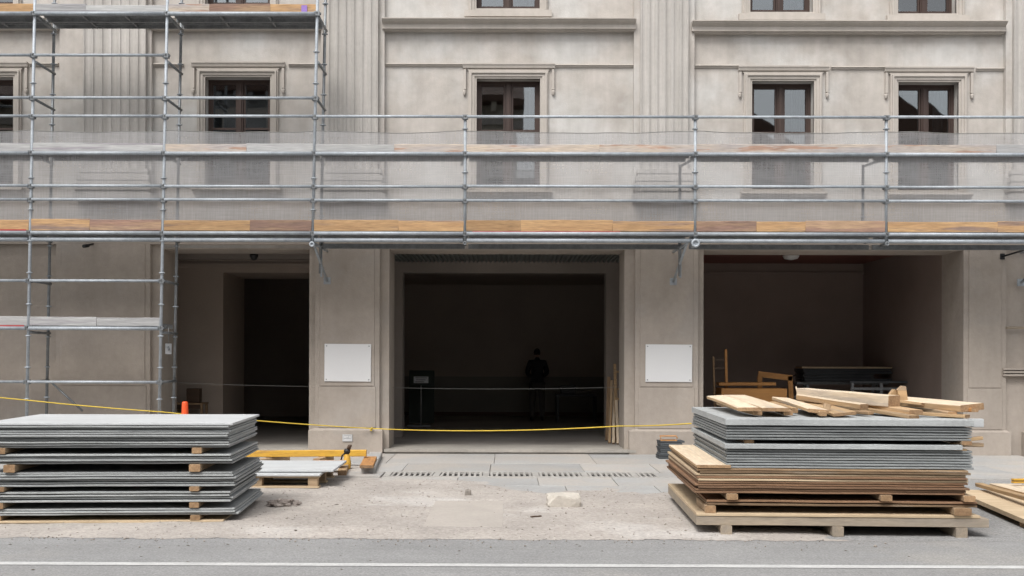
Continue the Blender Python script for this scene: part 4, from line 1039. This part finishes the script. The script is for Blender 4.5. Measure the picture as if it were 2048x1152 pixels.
MB().lathe([(.03, .221), (.045, .24), (.05, .27), (.03, .3)], (0, 0, 0), 10).build('collar', 'black_plastic', e); MB().tube([(.02, 0, .29), (.04, -.01, .34), (.07, -.01, .35)], [.03, .03, .012], 8).build('chuck', 'dark_wood', e); MB().tube([(-.05, 0, .05), (-.09, 0, .12), (-.07, 0, .2), (-.03, 0, .23)], .013, 8).build('handle', 'black_plastic', e)
# bent pale straps on the sheet edge
# ------------------------------------------------------------------ traffic cone behind the left pile
e = empty('traffic_cone', gnd(370, 927), 'tall orange traffic cone standing behind the left pile', 'traffic cone'); c = at(370, 803, 16.2); e.location = (c.x, 16.2, .03)
h = c.z - .03
MB().lathe([(.13, .04), (.12, .06), (.052, h - .2), (.045, h - .025), (.04, h - .006), (.025, h)], (0, 0, 0), 20).build('body', 'orange_plastic', e)
me = MB().box(-.2, .2, -.2, .2, 0, .039).mesh('base', 'black_plastic'); bevel_mesh(me, .008); link('base', me, e)

# ------------------------------------------------------------------ rubble and litter on the dirt
def rock(p, sx, sy, sz, m, lab, seed, cat='stone', flat=True, name='stone'):
    bm = bmesh.new(); bmesh.ops.create_icosphere(bm, subdivisions=3, radius=1)
    for v in bm.verts:
        d = v.co.normalized(); n = mnoise.noise(d * 1.3 + Vector((seed, 0, 0))) * .3 + mnoise.noise(d * 3.5 + Vector((seed, 4, 0))) * .14 + mnoise.noise(d * 9 + Vector((seed, 4, 4))) * .05
        c = d * (1 + n); q = max(abs(c.x), abs(c.y)); 
        c.x = math.copysign(min(abs(c.x), .86 + .05 * mnoise.noise(d * 4 + Vector((seed, 9, 9)))), c.x); c.y = math.copysign(min(abs(c.y), .82), c.y)
        if flat: c.z = min(c.z, .55 + .05 * c.x + .03 * mnoise.noise(d * 5))
        v.co = Vector((c.x * sx, c.y * sy, c.z * sz))
    me = bpy.data.meshes.new(name); bm.to_mesh(me); bm.free(); me.materials.append(MATS[m])
    o = link(name, me); o.location = p + Vector((0, 0, sz * .55)); return tag(o, lab, cat)
p = gnd(1127, 1013, .03); rock(p, .22, .17, .13, 'rubble', 'pale chunk of broken plaster lying on the dusty paving', 3, 'rubble', name='plaster_chunk')
p = gnd(936, 990, .03); rock(p, .045, .04, .045, 'pebble', 'small grey lump lying alone before the drain', 8, flat=False)
p = gnd(1262, 1012, .03)
# crumpled rag
bm = bmesh.new(); bmesh.ops.create_icosphere(bm, subdivisions=4, radius=1)
for v in bm.verts:
    d = v.co.normalized(); n = .5 * mnoise.noise(d * 2.2) + .3 * mnoise.noise(d * 5)
    c = d * (1 + n); v.co = Vector((c.x * .16, c.y * .11, max(c.z, -.2) * .06))
me = bpy.data.meshes.new('rag'); bm.to_mesh(me); bm.free(); me.materials.append(MATS['litter']); o = link('rag', me); o.location = gnd(566, 1009, .045) ; tag(o, 'crumpled grey brown rag on the dirt right of the left pile', 'rag')
p = gnd(1040, 1037, .03)
tag(plank('twig', gnd(1062, 1035, .045), gnd(1082, 1033, .045), .025, .012, 'dark_wood'), 'small dark splinter on the dirt below the plaster chunk', 'splinter')
# loose grit: far too much to count
def grit():
    v = []; f = []; rnd = random.Random(2)
    base = [(1, 0, 0), (-1, 0, 0), (0, 1, 0), (0, -1, 0), (0, 0, 1), (0, 0, -1)]
    fc = [(0, 2, 4), (2, 1, 4), (1, 3, 4), (3, 0, 4), (2, 0, 5), (1, 2, 5), (3, 1, 5), (0, 3, 5)]
    for k in range(3200):
        x = rnd.uniform(-8, 3.6); y = rnd.uniform(9.75, 14.6) if k % 9 else 9.9 - .5 * rnd.random() ** 2; z = dirt_h(x, y) if y > 10.0 else .002
        if z < .012 and y > 10.1 and rnd.random() < .8: continue
        if px0 < x < px1 and py0 < y < py1: continue
        s = .004 + .009 * rnd.random() ** 3 + (.012 if rnd.random() < .012 else 0); n = len(v); a = rnd.random() * 6
        for bx, by, bz in base:
            j = [rnd.uniform(.6, 1.3) * s for _ in range(3)]
            X, Y_, Z_ = bx * j[0], by * j[1], bz * j[2] * .8
            v.append((x + X * math.cos(a) - Y_ * math.sin(a), y + X * math.sin(a) + Y_ * math.cos(a), max(z, .002) + Z_ + s * .3))
        f += [tuple(n + i for i in q) for q in fc]
    me = bpy.data.meshes.new('grit'); me.from_pydata(v, [], f); me.materials.append(MATS['pebble']); return me
tag(link('grit', grit()), 'fine loose grit scattered over the dirt strip', 'grit', kind='stuff')

def chips():
    v = []; f = []; rnd = random.Random(5)
    for k in range(300):
        x = rnd.uniform(-4.5, 3.8); y = rnd.uniform(9.3, 14.8) if k % 12 else rnd.uniform(8.3, 10)
        z = max(.003, dirt_h(x, y) if y > 10 else .003); L = rnd.uniform(.005, .02) * (2.2 if rnd.random() < .08 else 1); W = L * rnd.uniform(.25, .7); a = rnd.random() * 6.3; n = len(v)
        for (px_, py_, pz_) in ((-L, -W * .3, 0), (0, -W, 0), (L, W * .2, 0), (.1 * L, W, 0), (.2 * L, .2 * W, W * .4 + .001)):
            v.append((x + px_ * math.cos(a) - py_ * math.sin(a), y + px_ * math.sin(a) + py_ * math.cos(a), z + pz_))
        f += [(n, n + 1, n + 4), (n + 1, n + 2, n + 4), (n + 2, n + 3, n + 4), (n + 3, n, n + 4)]
    me = bpy.data.meshes.new('debris_chips'); me.from_pydata(v, [], f); me.materials.append(MATS['chips']); return me
tag(link('debris_chips', chips()), 'small dark chips of debris scattered over dirt and road', 'debris', kind='stuff')

# ------------------------------------------------------------------ inside the openings
# left: small desk with a box
d0 = at(380, 830, 20.4)
e = empty('desk', (d0.x, 20.4, ZF), 'small dark wooden desk against the wall inside the left opening', 'desk')
MB().box(-.3, .3, -.2, .2, .66, .69).build('top', 'old_wood', e)
for sx in (-1, 1):
    for sy in (-1, 1): MB().box(sx * .27 - .02, sx * .27 + .02, sy * .17 - .02, sy * .17 + .02, 0, .659).build('leg', 'old_wood', e)
MB().box(-.25, .25, -.18, -.16, .58, .657).build('apron', 'dark_wood', e)
o = MB().box(-.12, .12, -.1, .1, 0, .27).build('box', 'dark_wood'); bevel_mesh(o.data, .01); o.location = (d0.x + .08, 20.4, ZF + .692); tag(o, 'dark box standing on the small desk inside the left opening', 'box')
# right store room
def frame_obj(name, loc, lab, cat, rot=(0, 0, 0)): return empty(name, loc, lab, cat, None, rot)
q0, q1 = at(1431, 800, 20.2), at(1455, 800, 20.2)
e = frame_obj('ladder', (q0.x, 20.2, ZF), 'narrow wooden ladder leaning inside the right store room', 'ladder', (R(-6), 0, 0))
hh = at(1453, 700, 20.2).z - ZF; dx = q1.x - q0.x
MB().bar((0, 0, 0), (-.01, 0, hh - .12), .03, .045).build('rail', 'old_wood', e); MB().bar((dx, 0, 0), (dx, 0, hh + .02), .045, .06).build('rail', 'orange_varnish', e)
for z in (.35, .7, 1.05, 1.38, hh - .18): MB().bar((.01, 0, z), (dx - .02, 0, z), .025, .03).build('rung', 'dark_wood', e)
q = at(1500, 800, 20.0)
e = frame_obj('wooden_crate', (at(1508, 800, 20.0).x, 20.0, ZF), 'orange brown wooden crate inside the right store room', 'crate')
zt = at(1508, 777, 20.0).z - ZF
MB().box(-.57, .57, -.02, .02, zt - .55, zt).build('front_board', 'orange_varnish', e); MB().box(-.57, .57, .5, .54, zt - .55, zt).build('rear_board', 'orange_varnish', e)
for sx in (-1, 1):
    MB().box(sx * .59 - .02, sx * .59 + .02, -.02, .54, zt - .55, zt - .001).build('side_board', 'orange_varnish', e)
    for y in (.0, .52): MB().box(sx * .54 - .03, sx * .54 + .03, y + .021 - .0, y + .06 - .01, 0, zt - .56).build('leg', 'old_wood', e)
zz = at(1490, 773, 20.1).z
tag(plank('timber_plank', at(1435, 771, 20.3), at(1548, 771, 20.3), .3, .06, 'orange_varnish'), 'orange brown plank lying over the crate inside the right store room', 'board')
fr_ = frame_obj('wooden_stand', (at(1550, 800, 20.9).x, 20.9, ZF), 'orange wooden stand of one rail and two posts inside the right store room', 'stand')
ht = at(1550, 750, 20.9).z - ZF
MB().bar((-.33, 0, ht + .02), (.33, 0, ht - .06), .05, .11).build('top_rail', 'orange_varnish', fr_); MB().bar((.29, 0, ht - .02), (.35, 0, 0), .09, .05, (0, 1, 0)).build('stile', 'orange_varnish', fr_); MB().bar((-.3, 0, ht - .035), (-.3, 0, 0), .09, .05, (0, 1, 0)).build('stile', 'orange_varnish', fr_)
# trestle with dark boards
tx0, tx1 = at(1590, 770, 22.0).x, at(1772, 770, 22.0).x
e = frame_obj('trestle', ((tx0 + tx1) / 2, 22.0, ZF), 'dark trestle carrying the board stack inside the right store room', 'trestle')
zt = at(1680, 764, 22.0).z - ZF; hw = (tx1 - tx0) / 2
for sx in (-1, 1):
    MB().bar((sx * hw * .8, -.35, 0), (sx * hw * .75, -.1, zt - .05), .05, .05).build('leg', 'dark_galvanised', e); MB().bar((sx * hw * .8, .35, 0), (sx * hw * .75, .1, zt - .05), .05, .05).build('leg', 'dark_galvanised', e)
MB().bar((-hw, 0, zt - .025), (hw, 0, zt - .025), .3, .045).build('beam', 'dark_galvanised', e)
zb = at(1680, 763, 22.0).z; zt2 = at(1680, 737, 22.0).z; n = 8
for k in range(n):
    z = zb + (zt2 - zb) * k / n; a = random.uniform(-.03, .03); sh = .35 if k < 5 and k > 1 else .0
    tag(plank('dark_board', (tx0 + .08 + a, 22.0, z), (tx1 - .02 + a - sh, 22.0, z), .7, .026, 'dark_slate'), f'{ORD[n - 1 - k]} dark board from the top on the trestle in the right store room', 'board', 'dark boards on the trestle')
tag(plank('timber_plank', (tx0 + .06, 21.95, zt2 + .005), (tx1 + .02, 21.95, zt2 + .005), .5, .03, 'ply'), 'thin tan board topping the dark stack inside the right store room', 'board')
wx0, wx1 = at(1690, 764, 21.2).x, at(1816, 764, 21.2).x; z = at(1750, 762, 21.2).z
e = frame_obj('workbench', ((wx0 + wx1) / 2, 21.2, ZF), 'dark workbench with thin pale edge inside the right store room', 'table')
hw = (wx1 - wx0) / 2; z -= ZF
MB().box(-hw, hw, -.3, .3, z - .03, z).build('top', 'dark_slate', e); MB().box(-hw + .02, hw - .02, -.29, -.27, z - .17, z - .12).build('rail', 'dark_galvanised', e)
for sx in (-1, 0, 1):
    MB().box(sx * (hw - .06) - .025, sx * (hw - .06) + .025, -.28, -.23, 0, z - .031).build('leg', 'dark_galvanised', e)
# middle room: sign on a stand
p = at(842, 856, 24.2)
e = frame_obj('sign_stand', (p.x, 24.2, ZF), 'small dark sign on a thin pole stand in the middle room', 'sign')
z = at(842, 759, 24.2).z - ZF
MB().box(-.22, .22, -.02, .02, z - .13, z + .12).build('sign_panel', 'green_panel', e)
pp = MB().box(-.165, .165, -.026, -.0205, z - .08, z + .065).build('text_panel', 'plate_metal', e)
for k in range(3): MB().box(-.13 + .02 * (k % 2), .13 - .03 * k, -.03, -.0262, z + .03 - k * .045, z + .045 - k * .045).build('text_line', 'green_panel', pp)
MB().tube([(0, .035, .03), (0, .035, z - .05)], .014, 8).build('pole', 'plate_metal', e)
MB().tube([(0, -.005, .03), (0, -.005, z - .131)], .013, 8).build('front_pole', 'plate_metal', e)
MB().box(-.3, .22, -.12, .16, 0, .03).build('base', 'dark_galvanised', e)
p = at(843, 800, 25.4)
o = MB().box(-.3, .3, -.02, .02, 0, 1.25).build('display_board', 'green_panel'); o.location = (p.x, 25.4, ZF); o.rotation_euler = (R(-4), 0, 0); tag(o, 'dark green board standing behind the sign stand in the middle room', 'board')
p = at(1152, 850, 26.3); z = at(1152, 788, 26.3).z - ZF
e = frame_obj('table', (p.x, 26.3, ZF), 'black table right of the person in the middle room', 'table')
MB().box(-.5, .5, -.3, .3, z - .05, z).build('top', 'black_plastic', e)
for sx in (-1, 1):
    for sy in (-1, 1): MB().box(sx * .46 - .03, sx * .46 + .03, sy * .26 - .03, sy * .26 + .03, 0, z - .051).build('leg', 'black_plastic', e)
o = MB().box(-.18, .18, -.12, .12, 0, .22).build('box', 'black_plastic'); bevel_mesh(o.data, .01); o.location = (p.x - .2, 26.3, ZF + z + .002); tag(o, 'black box on the table right of the person', 'box')
# leaning battens and a small ladder against the inner right jamb of the middle opening
LB = ['leftmost of the battens leaning inside the middle opening', 'second leaning batten from the left inside the middle opening', 'third leaning batten from the left inside the middle opening', 'rearmost dark batten leaning inside the middle opening']
for k, (xb, xt, yb, yt, pb, ptop, mt, wd) in enumerate(((1219, 1224, 19.6, 20.3, 873, 762, 'timber', .05), (1227, 1228, 19.5, 20.4, 876, 772, 'timber_pale', .05), (1236, 1231, 19.4, 20.3, 878, 760, 'timber_pale', .05), (1214, 1218, 20.3, 20.8, 860, 755, 'old_wood', .06))):
    a = at(xb, pb, yb); a.z = ZF; b = at(xt, ptop, yt)
    tag(plank('timber_batten', a, b, wd, .035, mt), LB[k], 'timber', 'battens leaning in the middle opening')
e = frame_obj('rack', (at(1233, 880, 19.8).x, 19.8, ZF), 'narrow wooden rack half hidden behind the right jamb of the middle opening', 'rack')
for x in (0, .32): MB().bar((x, 0, 0), (x, .35, 1.45), .05, .035).build('upright', 'timber', e)
for t_ in (.3, .55, .68, .9): MB().bar((0, .35 * t_, 1.45 * t_), (.32, .35 * t_, 1.45 * t_), .03, .04).build('crosspiece', 'timber', e)

# person seen from behind, both hands held before the body
def person(loc):
    root = empty('person', loc, 'person in a dark jacket standing with their back to the street in the middle room', 'person', None, (0, 0, R(4)))
    def skin(name, verts, edges, radii, m, sub=2, rootv=0):
        me = bpy.data.meshes.new(name); me.from_pydata(verts, edges, []); o = link(name, me, root)
        md = o.modifiers.new('skin', 'SKIN'); md.use_smooth_shade = True
        for i, sv in enumerate(me.skin_vertices[0].data): sv.radius = radii[i] if isinstance(radii[i], tuple) else (radii[i], radii[i]); sv.use_root = (i == rootv)
        s_ = o.modifiers.new('sub', 'SUBSURF'); s_.levels = sub; s_.render_levels = sub
        me.materials.append(MATS[m]); return o
    # body: faces +Y (away from the street)
    V_ = [(0, 0, .97), (0, .0, 1.12), (0, -.02, 1.28), (0, -.02, 1.42), (0, -.01, 1.50), (0, .015, 1.58),
          (-.17, -.02, 1.43), (-.245, -.03, 1.20), (-.17, .17, 1.10), (-.07, .27, 1.13), (.17, -.02, 1.43), (.245, -.03, 1.20), (.17, .17, 1.10), (.07, .27, 1.13),
          (-.10, 0, .90), (-.115, .01, .50), (-.12, -.02, .10), (-.13, .12, .04), (.10, 0, .90), (.12, .02, .50), (.125, 0, .10), (.15, .14, .04)]
    E_ = [(0, 1), (1, 2), (2, 3), (3, 4), (4, 5), (3, 6), (6, 7), (7, 8), (8, 9), (3, 10), (10, 11), (11, 12), (12, 13), (0, 14), (14, 15), (15, 16), (16, 17), (0, 18), (18, 19), (19, 20), (20, 21)]
    Rr = [(.155, .115), (.15, .11), (.165, .12), (.13, .10), .062, .055, .085, .062, .05, .033, .085, .062, .05, .033, .10, .068, .045, .042, .10, .068, .045, .042]
    body = skin('body', V_, E_, Rr, 'jacket'); body.name = 'body'
    # trousers as a close second layer
    tv = [(0, 0, .95), (-.10, 0, .88), (-.116, .01, .50), (-.121, -.02, .09), (.10, 0, .88), (.121, .02, .50), (.126, 0, .09)]
    skin('trousers', tv, [(0, 1), (1, 2), (2, 3), (0, 4), (4, 5), (5, 6)], [(.16, .125), .112, .082, .066, .112, .082, .066], 'trousers')
    # head with nose, ears; hair as a cap
    bm = bmesh.new(); bmesh.ops.create_icosphere(bm, subdivisions=4, radius=1)
    for v in bm.verts:
        c = v.co.copy(); x, y, z = c
        wd = .077 * (1 - .18 * max(0, -z)); v.co = Vector((x * wd, y * (.098 - .012 * max(0, -z)) + (.012 * max(0, -z)), z * .118))
        n = math.exp(-((x / .18) ** 2 + ((z + .12) / .22) ** 2)) * (1 if y > 0 else 0); v.co.y += .022 * n
        for ex in (-.38, .38): v.co.y -= .010 * math.exp(-(((x - ex) / .16) ** 2 + ((z - .05) / .12) ** 2)) * (1 if y > 0 else 0)
        v.co.y -= .006 * math.exp(-((x / .35) ** 2 + ((z + .45) / .05) ** 2)) * (1 if y > 0 else 0)
    me = bpy.data.meshes.new('head'); bm.to_mesh(me); bm.free(); me.materials.append(MATS['skin']); me.polygons.foreach_set('use_smooth', [True] * len(me.polygons))
    hd = link('head', me, root); hd.location = (0, .035, 1.665); hd.rotation_euler = (R(-8), 0, R(-6))
    for sx in (-1, 1):
        er = MB().lathe([(.004, -.03), (.014, -.018), (.018, .01), (.012, .028), (.003, .032)], (0, 0, 0), 10).build('ear', 'skin', hd); er.location = (sx * .078, -.005, -.005); er.scale = (.6, 1, 1)
    bm = bmesh.new(); bmesh.ops.create_icosphere(bm, subdivisions=4, radius=1)
    geom = [v for v in bm.verts if (v.co.z < -.5 and v.co.y < .1) or (v.co.y > .1 and v.co.z < .42 + .2 * v.co.y)]
    bmesh.ops.delete(bm, geom=geom, context='VERTS')
    for v in bm.verts:
        k = 1.035 + .02 * mnoise.noise(v.co * 6); v.co = Vector((v.co.x * .079 * k, v.co.y * .099 * k, v.co.z * .119 * k))
    me = bpy.data.meshes.new('hair'); bm.to_mesh(me); bm.free(); me.materials.append(MATS['hair']); h_ = link('hair', me, hd); md = h_.modifiers.new('s', 'SOLIDIFY'); md.thickness = .006
    # hands: palm plus five bent fingers, held together in front
    for sx in (-1, 1):
        hb = Vector((sx * .07, .27, 1.13)); vs = [hb, hb + Vector((-sx * .03, .045, .005)), hb + Vector((-sx * .05, .075, .005))]; es = [(0, 1), (1, 2)]; rr = [.026, (.036, .02), (.036, .018)]
        for k in range(4):
            b0_ = vs[2] + Vector((sx * .012 - sx * .004 * k, .004, .026 - .018 * k)); l = (.030, .034, .032, .025)[k]
            n = len(vs); vs += [b0_, b0_ + Vector((-sx * l * .8, l * .7, -.002)), b0_ + Vector((-sx * l * 1.6, l * .7, -.008)), b0_ + Vector((-sx * l * 2.1, l * .2, -.012))]
            es += [(2, n), (n, n + 1), (n + 1, n + 2), (n + 2, n + 3)]; rr += [.0095, .009, .0085, .0075]
        n = len(vs); t0 = vs[1] + Vector((0, 0, .03)); vs += [t0, t0 + Vector((-sx * .02, .03, .012)), t0 + Vector((-sx * .035, .05, .008))]; es += [(1, n), (n, n + 1), (n + 1, n + 2)]; rr += [.012, .0105, .0085]
        skin('hand', [tuple(v) for v in vs], es, rr, 'skin', 1)
    return root
pp = at(1074, 851, 26.0)
person((pp.x, 26.0, ZF))
